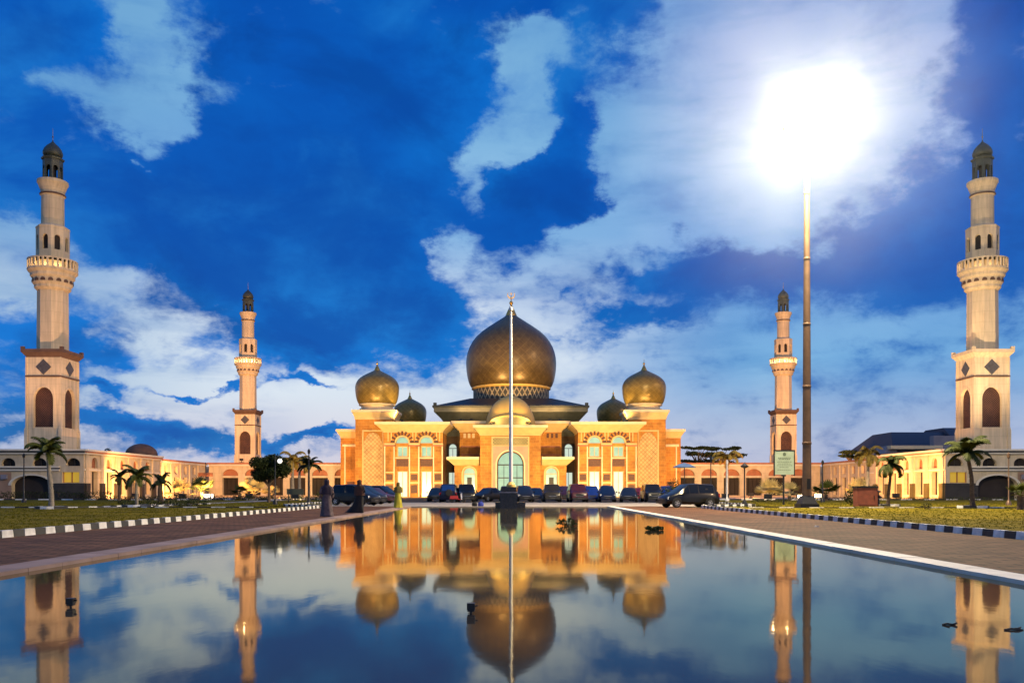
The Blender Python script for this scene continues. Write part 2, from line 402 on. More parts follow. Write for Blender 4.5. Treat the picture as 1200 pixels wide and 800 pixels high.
SPLIT = {'pier', 'corbel_arch', 'panel', 'trim', 'pilaster_strip', 'side_plinth', 'joint_band'}   # every piece a part of its own
class MB:
    def __init__(s, M=None):
        s.v = []; s.f = []; s.mi = []; s.M = M; s.cur = 0; s.flip = False; s.cuts = []
    def _add(s, vs, fs):
        b = len(s.v); s.cuts.append((b, len(s.f)))
        s.v += [tuple(s.M @ Vector(p)) for p in vs] if s.M else [tuple(p) for p in vs]
        for f in fs:
            s.f.append([b + i for i in f]); s.mi.append(s.cur)
    def box(s, x0, x1, y0, y1, z0, z1):
        if x0 > x1: x0, x1 = x1, x0
        if y0 > y1: y0, y1 = y1, y0
        s._add([(x0, y0, z0), (x1, y0, z0), (x1, y1, z0), (x0, y1, z0), (x0, y0, z1), (x1, y0, z1), (x1, y1, z1), (x0, y1, z1)],
               [(0, 3, 2, 1), (4, 5, 6, 7), (0, 1, 5, 4), (1, 2, 6, 5), (2, 3, 7, 6), (3, 0, 4, 7)])
        return s
    def frustum(s, x0, x1, y0, y1, z0, X0, X1, Y0, Y1, z1):
        s._add([(x0, y0, z0), (x1, y0, z0), (x1, y1, z0), (x0, y1, z0), (X0, Y0, z1), (X1, Y0, z1), (X1, Y1, z1), (X0, Y1, z1)],
               [(0, 3, 2, 1), (4, 5, 6, 7), (0, 1, 5, 4), (1, 2, 6, 5), (2, 3, 7, 6), (3, 0, 4, 7)])
        return s
    def quad(s, a, b, c, d):
        s._add([a, b, c, d], [(0, 1, 2, 3)]); return s
    def tri(s, a, b, c):
        s._add([a, b, c], [(0, 1, 2)]); return s
    def lathe(s, prof, n=32, c=(0, 0, 0), ph=0.0, sx=1.0, sy=1.0):
        vs = []; fs = []
        for r, z in prof:
            for i in range(n):
                a = ph + 2 * pi * i / n
                vs.append((c[0] + r * cos(a) * sx, c[1] + r * sin(a) * sy, c[2] + z))
        for j in range(len(prof) - 1):
            for i in range(n):
                i2 = (i + 1) % n
                fs.append((j * n + i, j * n + i2, (j + 1) * n + i2, (j + 1) * n + i))
        if prof[0][0] > 1e-4: fs.append(tuple(range(n - 1, -1, -1)))
        if prof[-1][0] > 1e-4: fs.append(tuple((len(prof) - 1) * n + i for i in range(n)))
        s._add(vs, fs); return s
    def tube(s, pts, rad, n=8):
        pts = [Vector(p) for p in pts]
        if not hasattr(rad, '__len__'): rad = [rad] * len(pts)
        vs = []; fs = []
        up = Vector((0, 0, 1))
        for k, p in enumerate(pts):
            t = (pts[min(k + 1, len(pts) - 1)] - pts[max(k - 1, 0)]).normalized()
            a = t.cross(up if abs(t.z) < .95 else Vector((1, 0, 0))).normalized(); b = a.cross(t)
            for i in range(n):
                th = 2 * pi * i / n
                vs.append(tuple(p + a * (rad[k] * cos(th)) + b * (rad[k] * sin(th))))
        for k in range(len(pts) - 1):
            for i in range(n):
                i2 = (i + 1) % n
                fs.append((k * n + i, k * n + i2, (k + 1) * n + i2, (k + 1) * n + i))
        fs.append(tuple(range(n - 1, -1, -1))); fs.append(tuple((len(pts) - 1) * n + i for i in range(n)))
        s._add(vs, fs); return s
    def prism(s, poly, y0, y1):
        """polygon in (x, z), counter-clockwise seen from -y, extruded from y0 (front) to y1"""
        n = len(poly)
        vs = [(x, y0, z) for x, z in poly] + [(x, y1, z) for x, z in poly]
        fs = [tuple(range(n)), tuple(range(2 * n - 1, n - 1, -1))]
        fs += [(i, i + n, (i + 1) % n + n, (i + 1) % n) for i in range(n)]
        s._add(vs, fs); return s
    def wall(s, x0, x1, z0, z1, y0, y1, ops):
        """front face at y0 with openings (xa, xb, za, zspring, rise): reveals run back to y1; rise > 0 gives an arched head"""
        xs = sorted({x0, x1, *[o[0] for o in ops], *[o[1] for o in ops]})
        tops = lambda o: o[3] + o[4]
        zs = sorted({z0, z1, *[o[2] for o in ops], *[tops(o) for o in ops]})
        for i in range(len(xs) - 1):
            for j in range(len(zs) - 1):
                cx, cz = (xs[i] + xs[i + 1]) / 2, (zs[j] + zs[j + 1]) / 2
                if any(o[0] < cx < o[1] and o[2] < cz < tops(o) for o in ops): continue
                s.quad((xs[i], y0, zs[j]), (xs[i + 1], y0, zs[j]), (xs[i + 1], y0, zs[j + 1]), (xs[i], y0, zs[j + 1]))
        for xa, xb, za, zs_, ri in ops:
            s.quad((xa, y0, za), (xa, y0, zs_), (xa, y1, zs_), (xa, y1, za))
            s.quad((xb, y0, zs_), (xb, y0, za), (xb, y1, za), (xb, y1, zs_))
            if za > z0 + 1e-6: s.quad((xa, y0, za), (xa, y1, za), (xb, y1, za), (xb, y0, za))
            if ri <= 0:
                s.quad((xa, y0, zs_), (xb, y0, zs_), (xb, y1, zs_), (xa, y1, zs_)); continue
            N = 14; m = (xa + xb) / 2; h = (xb - xa) / 2; zt = zs_ + ri
            pts = [(m - h * cos(pi * q / N), zs_ + ri * sin(pi * q / N)) for q in range(N + 1)]
            for (ax, azz), (bx, bzz) in zip(pts, pts[1:]):
                s.quad((ax, y0, azz), (bx, y0, bzz), (bx, y0, zt), (ax, y0, zt))
                s.quad((ax, y0, azz), (ax, y1, azz), (bx, y1, bzz), (bx, y0, bzz))
        return s
    def arch_panel(s, xa, xb, za, zs_, ri, y0, y1):
        N = 14; m = (xa + xb) / 2; h = (xb - xa) / 2
        poly = [(xa, za), (xb, za)] + [(m + h * cos(pi * q / N), zs_ + ri * sin(pi * q / N)) for q in range(N + 1)] if ri > 0 else [(xa, za), (xb, za), (xb, zs_), (xa, zs_)]
        return s.prism(poly, y0, y1)
    def ring(s, m, zc, r0, r1, y0, y1, a0=0.0, a1=pi, N=14, kz=1.0):
        for q in range(N):
            t0 = a0 + (a1 - a0) * q / N; t1 = a0 + (a1 - a0) * (q + 1) / N
            s.prism([(m + r0 * cos(t0), zc + r0 * kz * sin(t0)), (m + r1 * cos(t0), zc + r1 * kz * sin(t0)),
                     (m + r1 * cos(t1), zc + r1 * kz * sin(t1)), (m + r0 * cos(t1), zc + r0 * kz * sin(t1))], y0, y1)
        return s
    def cornice(s, x0, x1, y0, y1, z0, z1, over, cap):
        s.frustum(x0, x1, y0, y1, z0, x0 - over, x1 + over, y0 - over, y1 + over, z1 - cap)
        return s
    def build(s, name, mats, parent=None, loc=(0, 0, 0), sharp=35):
        if name in SPLIT and len(s.cuts) > 1:
            c = s.cuts + [(len(s.v), len(s.f))]
            for (v0, f0), (v1, f1) in zip(c, c[1:]):
                p = MB(); p.v = s.v[v0:v1]; p.f = [[i - v0 for i in f] for f in s.f[f0:f1]]; p.mi = s.mi[f0:f1]; p.flip = s.flip
                o = p.build(name, mats, parent, loc, sharp)
            return o
        me = bpy.data.meshes.new(name)
        me.from_pydata(s.v, [], s.f)
        if not isinstance(mats, (list, tuple)): mats = [mats]
        for m in mats: me.materials.append(MAT[m])
        if len(mats) > 1:
            me.polygons.foreach_set('material_index', s.mi)
        me.update()
        if s.flip: me.flip_normals()
        if sharp:
            me.polygons.foreach_set('use_smooth', [True] * len(me.polygons))
            me.set_sharp_from_angle(angle=radians(sharp))
        o = bpy.data.objects.new(name, me); COL.objects.link(o)
        o.location = loc
        if parent: o.parent = parent
        return o

def copy_tree(o, parent=None):
    c = o.copy(); COL.objects.link(c)
    if parent: c.parent = parent
    for ch in list(o.children): copy_tree(ch, c)
    return c

def lamp(kind, name, loc, energy, color, parent=None, target=None, radius=.25, spot=100, blend=.6):
    l = bpy.data.lights.new(name, kind); l.energy = energy; l.color = color
    if kind in ('POINT', 'SPOT'): l.shadow_soft_size = radius
    if kind == 'SPOT': l.spot_size = radians(spot); l.spot_blend = blend
    o = bpy.data.objects.new(name, l); COL.objects.link(o)
    if parent: o.parent = parent
    o.location = loc
    if target is not None:
        o.rotation_euler = (Vector(target) - Vector(loc)).to_track_quat('-Z', 'Y').to_euler()
    return o

def onion(r, z0, z1, rb, zw):
    """onion dome profile: base radius rb at z0, widest r at zw, pointed tip at z1"""
    P = []
    for i in range(9):
        t = i / 9; a = t * pi / 2
        P.append((rb + (r - rb) * sin(a), z0 + (zw - z0) * (1 - cos(a)) ** .9))
    h = z1 - zw
    tab = [(0, 1), (.1, .99), (.2, .965), (.3, .925), (.4, .865), (.5, .78), (.6, .66), (.7, .505), (.8, .335), (.9, .165), (.96, .08), (1, .03)]
    P += [(r * b, zw + h * a) for a, b in tab]
    return P

# ================================================================== THE SETTING
PXL, PXR, PY0, PY1 = -7.5, 6.75, 2.2, 62.0       # pool
ZW = -0.012
def sheet(name, m, rects, z, kind='structure'):
    b = MB()
    for x0, x1, y0, y1 in rects: b.quad((x0, y0, z), (x1, y0, z), (x1, y1, z), (x0, y1, z))
    return tag(b.build(name, m, sharp=0), kind=kind)

BIG = 2500
sheet('ground', 'earth', [(-BIG, PXL, -400, BIG), (PXR, BIG, -400, BIG), (PXL, PXR, PY1, BIG), (PXL, PXR, -400, PY0)], -0.02)
# brick paving either side of the pool and behind the viewer
sheet('paving', 'paver', [(-13.3, PXL - .66, -20, 64), (PXR + .5, 12.7, -20, 64), (PXL - .66, PXR + .5, -20, PY0 - .6)], 0.0)
sheet('forecourt', 'asphalt', [(-60, 60, 84, 128)], -0.008)
sheet('parking_apron', 'concrete', [(-17.5, 18.2, 65.2, 84)], -0.004)
sheet('road', 'asphalt', [(-60, -17.5, 97.5, 103.6), (18.2, 60, 97.5, 103.6), (-17.5, 18.2, 128, 133)], -0.002)
sheet('court_paving', 'court_stone', [(-52.4, -17.6, 103.8, 146), (18.3, 52.4, 103.8, 146), (-30, 30, 133.1, 146)], -0.003)
# pool floor and water
wb = MB(); wb.box(PXL - .3, PXR + .3, PY0 - .3, PY1 + .3, -1.0, -.9)
tag(wb.build('pool_floor', 'black_plinth'), kind='structure')
m = bpy.data.materials.new('water'); m.use_nodes = True; t = m.node_tree; t.nodes.clear()
gl = t.nodes.new('ShaderNodeBsdfGlossy'); gl.inputs['Color'].default_value = (1, .94, .74, 1); gl.inputs['Roughness'].default_value = .045
df = t.nodes.new('ShaderNodeBsdfDiffuse'); df.inputs['Color'].default_value = (.055, .046, .038, 1)
fr = t.nodes.new('ShaderNodeFresnel'); fr.inputs['IOR'].default_value = 1.52
mxs = t.nodes.new('ShaderNodeMixShader'); out = t.nodes.new('ShaderNodeOutputMaterial')
t.links.new(fr.outputs[0], mxs.inputs[0]); t.links.new(df.outputs[0], mxs.inputs[1]); t.links.new(gl.outputs[0], mxs.inputs[2]); t.links.new(mxs.outputs[0], out.inputs[0])
tcn = t.nodes.new('ShaderNodeTexCoord'); mp = t.nodes.new('ShaderNodeMapping'); mp.inputs['Scale'].default_value = (1.0, .45, 1)
nz = t.nodes.new('ShaderNodeTexNoise'); nz.inputs['Scale'].default_value = 2.4; nz.inputs['Detail'].default_value = 5
bp = t.nodes.new('ShaderNodeBump'); bp.inputs['Strength'].default_value = .022; bp.inputs['Distance'].default_value = .05
t.links.new(tcn.outputs['Object'], mp.inputs[0]); t.links.new(mp.outputs[0], nz.inputs['Vector']); t.links.new(nz.outputs['Fac'], bp.inputs['Height'])
t.links.new(bp.outputs[0], gl.inputs['Normal'])
MAT['water'] = m
sheet('water', 'water', [(PXL - .02, PXR + .02, PY0 - .02, PY1 + .02)], ZW)
# coping stones round the pool
def coping(name, m, x0, x1, y0, y1, n, along_y):
    b = MB()
    for i in range(n):
        g = .006
        if along_y:
            a = y0 + (y1 - y0) * i / n; c = y0 + (y1 - y0) * (i + 1) / n
            j = random.uniform(-.004, .004)
            b.box(x0 + j, x1 + j, a + g, c - g, -.9, .05 + random.uniform(-.003, .003))
        else:
            a = x0 + (x1 - x0) * i / n; c = x0 + (x1 - x0) * (i + 1) / n
            b.box(a + g, c - g, y0, y1, -.9, .05 + random.uniform(-.003, .003))
    return tag(b.build(name, m), kind='structure')
coping('pool_edge', 'coping_pink', PXL - .66, PXL, PY0, PY1, 60, True)
coping('pool_edge', 'coping_white', PXR, PXR + .5, PY0, PY1, 60, True)
coping('pool_edge', 'concrete', PXL - .66, PXR + .5, PY1, PY1 + 3.2, 14, False)
coping('pool_edge', 'coping_pink', PXL - .66, PXR + .5, PY0 - .6, PY0, 14, False)

# painted kerbs, lawns
def kerb(path_pts, w=.17, h=.19, seg=.52, z=-.02):
    """black and white painted kerb blocks along a polyline"""
    b = MB(); k = 0
    pts = [Vector((x, y, 0)) for x, y in path_pts]
    for a, c in zip(pts, pts[1:]):
        L = (c - a).length; n = max(1, round(L / seg)); d_ = (c - a) / n; ang = atan2(d_.y, d_.x)
        for i in range(n):
            b.M = Matrix.Translation(a + d_ * (i + .5)) @ Matrix.Rotation(ang + random.uniform(-.01, .01), 4, 'Z')
            b.cur = k % 2; k += 1
            l = d_.length / 2 - .006
            b.frustum(-l, l, -w / 2, w / 2, z, -l + .01, l - .01, -w / 2 + .02, w / 2 - .02, h + random.uniform(-.008, .008))
    return tag(b.build('kerb', ['kerb_white', 'kerb_black']), kind='structure')

def arc(cx, cy, r, a0, a1, n=6):
    return [(cx + r * cos(radians(a0 + (a1 - a0) * i / n)), cy + r * sin(radians(a0 + (a1 - a0) * i / n))) for i in range(n + 1)]
KL, KR = -13.4, 12.8
kerb([(KL, -10), (KL, 58)] + arc(KL - 3, 58, 3, 0, 60, 4) + [(-17.3, 64), (-17.3, 97)])
kerb([(KR, -10), (KR, 58)] + arc(KR + 3, 58, 3, 180, 120, 4) + [(18.0, 64), (18.0, 97)])
kerb([(-60, 55), (-29.5, 55)] + arc(-29.5, 57, 2, -90, 0, 5) + [(-27.5, 70)], seg=.9, h=.16)
kerb([(-25, 70), (-25, 57.0)] + arc(-23.3, 57, 1.7, 180, 270, 5) + [(-16.0, 55.3)], seg=.9, h=.16)
kerb([(15.0, 54.6), (62, 54.6)], seg=.95, h=.15)
kerb([(-62, 97), (-17.3, 97)], seg=1.3, h=.22)
kerb([(18, 97), (62, 97)], seg=1.3, h=.22)
sheet('lawn', 'lawn', [(-62, KL - .1, -10, 58), (-62, -17.4, 58, 96.9)], .09)
sheet('lawn', 'lawn', [(KR + .1, 62, -10, 58), (18.1, 62, 58, 96.9)], .09)
sheet('flower_bed', 'soil', [(KL - .55, KL - .08, 0, 57.5)], .115)
sheet('flower_bed', 'soil', [(KR + .08, KR + .4, 0, 57.5)], .115)
sheet('path', 'concrete', [(-27.4, -25.1, 55.2, 97)], .094)

def grass(x0, x1, n, seed):
    r = random.Random(seed); b = MB()
    for _ in range(n):
        y = 19 + 60 * r.random() ** 1.6
        x = r.uniform(x0, x1)
        if abs(x) > .66 * y + 2: continue
        z = .09
        for _ in range(3):
            a = r.uniform(0, 2 * pi); h = r.uniform(.015, .045) ; w = .010 + y * .00018
            ox, oy = r.uniform(-.05, .05), r.uniform(-.05, .05)
            b.tri((x + ox - w * cos(a), y + oy - w * sin(a), z), (x + ox + w * cos(a), y + oy + w * sin(a), z),
                  (x + ox + r.uniform(-.03, .03), y + oy + r.uniform(-.03, .03), z + h))
    return tag(b.build('grass', 'grass_blade', sharp=0), 'short yellowish grass growing on the lawn', 'grass', kind='stuff')
grass(-50, KL - .6, 30000, 3)
grass(KR + .5, 50, 26000, 4)

# ================================================================== MOSQUE
MX, MY = -0.65, 135.0
mosque = thing('mosque', (MX, MY, 0), 'large orange stone mosque with five onion domes and a lit arched portal behind the pool', 'mosque')
Y = lambda Yw: Yw - MY

def cornice_part(x0, x1, y0, y1, z0, z1, over, cap=.42, parent=mosque):
    b = MB(); b.cornice(x0, x1, y0, y1, z0, z1, over, cap)
    b.cur = 1; b.box(x0 - over - .12, x1 + over + .12, y0 - over - .12, y1 + over + .12, z1 - cap + .003, z1)
    b.cur = 0; b.box(x0 - .08, x1 + .08, y0 - .08, y1 + .08, z0 - .16, z0 - .003)
    return b.build('cornice', ['cream_stone', 'cap_stone'], parent)

# hall body
b = MB(); b.box(-24.5, 24.5, Y(142.6), Y(188), 0, 10.2); b.build('hall_wall', 'dark_cladding', mosque)
b = MB(); b.box(-24.8, 24.8, Y(142.5), Y(188.3), 10.203, 10.9); b.build('hall_roof', 'dark_roof', mosque)
# eave roof, drum, main dome (centre Y 163)
cy = Y(163)
b = MB()
b.box(-11.3, 11.3, cy - 11.3, cy + 11.3, 10.9, 13.2); b.build('clerestory', 'dark_roof', mosque)
b = MB(); b.frustum(-11.9, 11.9, cy - 11.9, cy + 11.9, 13.203, -13.2, 13.2, cy - 13.2, cy + 13.2, 14.9)
b.cur = 1
b.box(-13.5, 13.5, cy - 13.5, cy + 13.5, 14.903, 15.7)
b.cur = 0
b.frustum(-13.75, 13.75, cy - 13.75, cy + 13.75, 15.703, -13.75, 13.75, cy - 13.75, cy + 13.75, 16.0)
b.frustum(-13.4, 13.4, cy - 13.4, cy + 13.4, 16.003, -7.4, 7.4, cy - 7.4, cy + 7.4, 17.9)
for sx in (-1, 1):
    for sy in (-1, 1):
        b.box(sx * 13.3 - .28, sx * 13.3 + .28, cy + sy * 13.3 - .28, cy + sy * 13.3 + .28, 16.003, 16.5)
b.build('eave_roof', ['dark_roof', 'fascia'], mosque)
b = MB(); b.lathe([(7.24, 17.6), (7.24, 20.2)], 64); b.build('drum', 'drum_lattice', mosque, (0, cy, 0))
b = MB(); b.lathe([(7.3, 20.203), (7.55, 20.35), (7.55, 20.6), (7.2, 20.75)], 64); b.build('dome_ring', 'gold_plaster', mosque, (0, cy, 0))
def dome(r, z0, z1, rb, zw, y, x, m, fin, n=64):
    b = MB(); b.lathe(onion(r, z0 - zw, z1 - zw, rb, 0), n)
    d_ = b.build('dome', m, mosque, (x, y, zw), sharp=60)
    b = MB(); k = fin
    b.lathe([(.62 * k, -.12 * k), (.62 * k, 0), (.36 * k, .6 * k), (.16 * k, 1.0 * k), (.10 * k, 1.15 * k), (.2 * k, 1.3 * k), (.2 * k, 1.45 * k), (.05 * k, 1.6 * k), (.035 * k, 2.2 * k), (.0, 2.3 * k)], 16)
    f = b.build('finial', 'gold_metal', d_, (0, 0, z1 - zw - .35 * k), sharp=50)
    return d_, f
d0, f0 = dome(8.6, 20.6, 35.1, 7.35, 25.4, cy, 0, 'dome_tile', 1.75)
b = MB()   # crescent and star on the tip, an open ring seen face on
for q in range(20):
    a0 = radians(-225 + 270 * q / 20 + 0); a1 = radians(-225 + 270 * (q + 1) / 20)
    w0 = .26 * sin(pi * q / 20) + .04; w1 = .26 * sin(pi * (q + 1) / 20) + .04
    b.prism([((.75 - w0) * cos(a0), (.75 - w0) * sin(a0)), (.75 * cos(a0), .75 * sin(a0)), (.75 * cos(a1), .75 * sin(a1)), ((.75 - w1) * cos(a1), (.75 - w1) * sin(a1))], -.06, .06)
star = [(.32 * (1 if i % 2 == 0 else .42) * sin(i * pi / 5), .25 + .32 * (1 if i % 2 == 0 else .42) * cos(i * pi / 5)) for i in range(10)]
b.prism(star[::-1], -.05, .05)
b.build('crescent', 'cap_stone', d0, (0, 0, 38.0 - 25.4 + .4))

def roof_flood(x, y, z, target, energy, col=(1, .62, .22), spot=110, rad=.15, par=mosque):
    b = MB(); b.box(-.22, .22, -.14, .14, 0, .12); b.box(-.03, .03, -.03, .03, .12, .3); b.box(-.25, .25, -.12, .12, .3, .55)
    f = b.build('floodlight', 'black_metal', par, (x, y, z))
    lamp('SPOT', 'flood_lamp', (0, 0, .75), energy, col, f, Vector(target) - Vector((x, y, z)), rad, spot, .7)

def fan(u, z):
    """brick fan over a bay"""
    b = MB()
    for i in range(9):
        a = radians(8 + 164 * i / 8)
        c, s_ = cos(a), sin(a); w = .13
        p0, p1 = 1.25, 1.85
        pts = [(u + p0 * c + w * s_, z + p0 * s_ - w * c), (u + p1 * c + w * 1.3 * s_, z + p1 * s_ - w * 1.3 * c),
               (u + p1 * c - w * 1.3 * s_, z + p1 * s_ + w * 1.3 * c), (u + p0 * c - w * s_, z + p0 * s_ + w * c)]
        b.prism(pts, Y(134.86), Y(134.999))
    b.build('brick_fan', 'brown_panel', mosque)
    b = MB(); b.ring(u, z, .98, 1.18, Y(134.80), Y(134.999)); b.build('arch_trim', 'cream_stone', mosque)

def lit_window(xa, xb, za, zs_, ri, y, m='lit_glass', fw=.10, bars=1, parent=mosque, fm='cream_stone'):
    """frame butted into an opening with its pane a sub-part behind it"""
    b = MB()
    N = 1
    b.box(xa, xa + fw, y, y + .12, za, zs_); b.box(xb - fw, xb, y, y + .12, za, zs_)
    b.box(xa + fw, xb - fw, y, y + .12, zs_ - fw, zs_)
    b.box(xa + fw, xb - fw, y, y + .12, za, za + fw)
    for i in range(bars):
        c = xa + (xb - xa) * (i + 1) / (bars + 1); b.box(c - fw / 3, c + fw / 3, y + .01, y + .11, za + fw, zs_ - fw)
    if ri > 0:
        m_ = (xa + xb) / 2; h = (xb - xa) / 2
        b.ring(m_, zs_, h - fw, h, y, y + .12, kz=ri / h)
    w = b.build('window', fm, parent)
    b = MB(); b.arch_panel(xa + .002, xb - .002, za, zs_, ri, y + .14, y + .2)
    b.build('pane', m, w)
    return w

for s in (-1, 1):
    sb = lambda a, b_: (min(s * a, s * b_), max(s * a, s * b_))
    # outer set-back block
    x0, x1 = sb(24.6, 28.3)
    b = MB(); b.box(x0, x1, Y(142), Y(176), 0, 9.9); b.build('side_wall', 'orange_stone', mosque)
    cornice_part(x0, x1, Y(142), Y(176), 10.0, 11.3, .55)
    b = MB(); u = s * 26.6
    for a in (-1.05, .85): b.box(u + a, u + a + .2, Y(141.85), Y(141.997), .4, 8.4)
    b.box(u - 1.35, u + 1.35, Y(141.7), Y(141.997), 8.403, 8.8)
    b.build('pilaster', 'cap_stone', mosque)
    b = MB(); b.box(u - .6, u + .6, Y(141.9), Y(141.997), 1.2, 2.6); b.build('panel', 'brown_panel', mosque)
    # corner towers, front (Y 138..144.1) and rear (Y 182..188)
    for front in (True, False):
        ty = Y(141.05) if front else Y(185.0)
        x0, x1 = sb(19.0, 25.1)
        b = MB(); b.box(x0, x1, ty - 3.05, ty + 3.05, 0 if front else 10.9, 12.6); b.build('tower_wall', 'orange_stone', mosque)
        b = MB()
        b.box(x0 - .12, x1 + .12, ty - 3.17, ty + 3.17, 12.603, 12.9)
        b.frustum(x0 - .1, x1 + .1, ty - 3.15, ty + 3.15, 12.903, x0 - .45, x1 + .45, ty - 3.5, ty + 3.5, 13.75)
        b.cur = 1; b.box(x0 - .55, x1 + .55, ty - 3.6, ty + 3.6, 13.753, 14.15)
        b.build('cornice', ['cream_stone', 'cap_stone'], mosque)
        b = MB(); b.lathe([(2.95, 14.153), (2.95, 14.5), (2.6, 14.6), (2.6, 14.95), (3.0, 15.1), (3.0, 15.3)], 40)
        b.build('dome_ring', 'cap_stone', mosque, (s * 22.05, ty, 0))
        dome(3.6, 15.3, 21.2, 2.85, 18.1, ty, s * 22.05, 'small_dome_tile', .85, 48)
    u = s * 22.25
    b = MB(); b.arch_panel(u - 1.5, u + 1.5, 2.0, 8.2, 2.3, Y(137.9), Y(137.997)); b.build('lattice_panel', 'cream_lattice', mosque)
    b = MB()
    b.box(u - 1.72, u - 1.503, Y(137.86), Y(137.997), 1.8, 10.9); b.box(u + 1.503, u + 1.72, Y(137.86), Y(137.997), 1.8, 10.9)
    b.box(u - 1.5, u + 1.5, Y(137.86), Y(137.997), 10.65, 10.9); b.box(u - 1.5, u + 1.5, Y(137.86), Y(137.997), 1.7, 1.99)
    b.build('panel_frame', 'cream_stone', mosque)
    # front pavilion
    x0, x1 = sb(10.7, 20.1)
    bays = [s * 17.1, s * 13.3]
    ops = []
    for u in bays: ops += [(u - .84, u + .84, 0.05, 4.2, 0), (u - .84, u + .84, 6.45, 8.15, 0), (u - .97, u + .97, 8.62, 8.63, .97)]
    b = MB(); b.wall(x0, x1, 0, 10.3, Y(135), Y(135.5), ops)
    b.quad((x0, Y(135), 0), (x0, Y(135), 10.3), (x0, Y(143), 10.3), (x0, Y(143), 0))
    b.quad((x1, Y(135), 10.3), (x1, Y(135), 0), (x1, Y(143), 0), (x1, Y(143), 10.3))
    b.quad((x0, Y(135), 10.3), (x1, Y(135), 10.3), (x1, Y(143), 10.3), (x0, Y(143), 10.3))
    b.build('pavilion_wall', 'orange_stone', mosque)
    cornice_part(x0, x1, Y(135), Y(143), 10.48, 11.93, 1.1)
    for u in bays:
        lit_window(u - .84, u + .84, 6.45, 8.15, 0, Y(135.25), 'lit_green', .13, 1)
        b = MB()
        dm = lit_window(u - .84, u + .84, .05, 4.2, 0, Y(135.25), 'lit_glass', .12, 1)
        b = MB(); b.arch_panel(u - .965, u + .965, 8.62, 8.63, .96, Y(135.2), Y(135.3)); b.build('lunette', 'lit_green', mosque)
        fan(u, 8.66)
        b = MB(); b.box(u - .95, u + .95, Y(134.88), Y(134.997), 4.95, 6.1); b.build('panel', 'brown_panel', mosque)
        b = MB(); b.box(u - 1.1, u + 1.1, Y(134.78), Y(134.997), 6.2, 6.38); b.build('sill', 'cap_stone', mosque)
    for a, c in ((19.85, 18.35), (15.95, 14.45), (12.15, 10.75)):
        xa, xb = sb(a, c)
        b = MB(); b.box(xa, xb, Y(134.72), Y(134.997), 0, 8.1)
        b.build('pilaster', 'orange_stone', mosque)
        b = MB(); b.box(xa - .08, xa + .1, Y(134.64), Y(134.717), .1, 8.1); b.box(xb - .1, xb + .08, Y(134.64), Y(134.717), .1, 8.1)
        b.build('pilaster_strip', 'cap_stone', mosque)
        b = MB(); b.box(xa - .18, xb + .18, Y(134.5), Y(134.997), 8.103, 8.32); b.cur = 1; b.box(xa - .1, xb + .1, Y(134.6), Y(134.997), 8.323, 8.6)
        b.build('capital', ['terracotta', 'cream_stone'], mosque)
        xm = (xa + xb) / 2
        b = MB(); b.box(xm - .5, xm + .5, Y(134.66), Y(134.717), 2.75, 3.7); b.box(xm - .5, xm + .5, Y(134.66), Y(134.717), .7, 2.0)
        b.build('panel', 'brown_panel', mosque)
        b = MB(); b.box(xa + .1, xb - .1, Y(134.68), Y(134.717), 2.2, 2.5); b.box(xa + .1, xb - .1, Y(134.68), Y(134.717), 3.9, 4.1)
        b.box(xm - .32, xm - .18, Y(134.9), Y(134.997), 8.9, 10.3); b.box(xm + .18, xm + .32, Y(134.9), Y(134.997), 8.9, 10.3)
        b.build('trim', 'cream_stone', mosque)
    # dark recess windows between pavilion and centre
    u = s * 9.65
    lit_window(u - .72, u + .72, 6.6, 8.2, .75, Y(142.3), 'lit_glass', .1, 1, fm='black_plinth')
    lit_window(u - .72, u + .72, .2, 4.2, 0, Y(142.3), 'lit_glass', .1, 1, fm='black_plinth')
    # side porch
    x0, x1 = sb(4.78, 8.8)
    u = s * 6.45
    b = MB(); b.wall(x0, x1, 0, 5.1, Y(134.1), Y(134.7), [(u - 1.0, u + 1.0, 0.02, 3.8, 1.0)])
    e = x1 if s > 0 else x0
    b.quad((e, Y(134.1), 0), (e, Y(134.1), 5.1), (e, Y(140), 5.1), (e, Y(140), 0))
    b.quad((x0, Y(134.1), 5.1), (x1, Y(134.1), 5.1), (x1, Y(140), 5.1), (x0, Y(140), 5.1))
    b.build('porch_wall', 'orange_stone', mosque)
    b = MB()
    xo = s * 9.9; xi = s * 4.9
    xa, xb = min(xo, xi), max(xo, xi)
    ia, ib = (xa + 1.0, xb) if s < 0 else (xa, xb - 1.0)
    b.frustum(ia, ib, Y(134.05), Y(139.9), 5.103, xa, xb, Y(133.2), Y(139.9), 6.0)
    b.cur = 1; b.box(xa - (.1 if s < 0 else 0), xb + (.1 if s > 0 else 0), Y(133.1), Y(139.9), 6.003, 6.4)
    b.build('cornice', ['cream_stone', 'cap_stone'], mosque)
    b = MB(); b.ring(u, 3.8, 1.0, 1.22, Y(133.98), Y(134.097)); b.box(u - 1.22, u - 1.0, Y(133.98), Y(134.097), 0, 3.797); b.box(u + 1.0, u + 1.22, Y(133.98), Y(134.097), 0, 3.797)
    b.build('arch_trim', 'cream_stone', mosque)
    w = lit_window(u - .99, u + .99, .02, 3.8, .99, Y(134.45), 'lit_green', .12, 0)
    b = MB(); b.box(u - .36, u + .36, Y(134.40), Y(134.50), .02, 3.2); b.build('door', 'black_plinth', mosque)

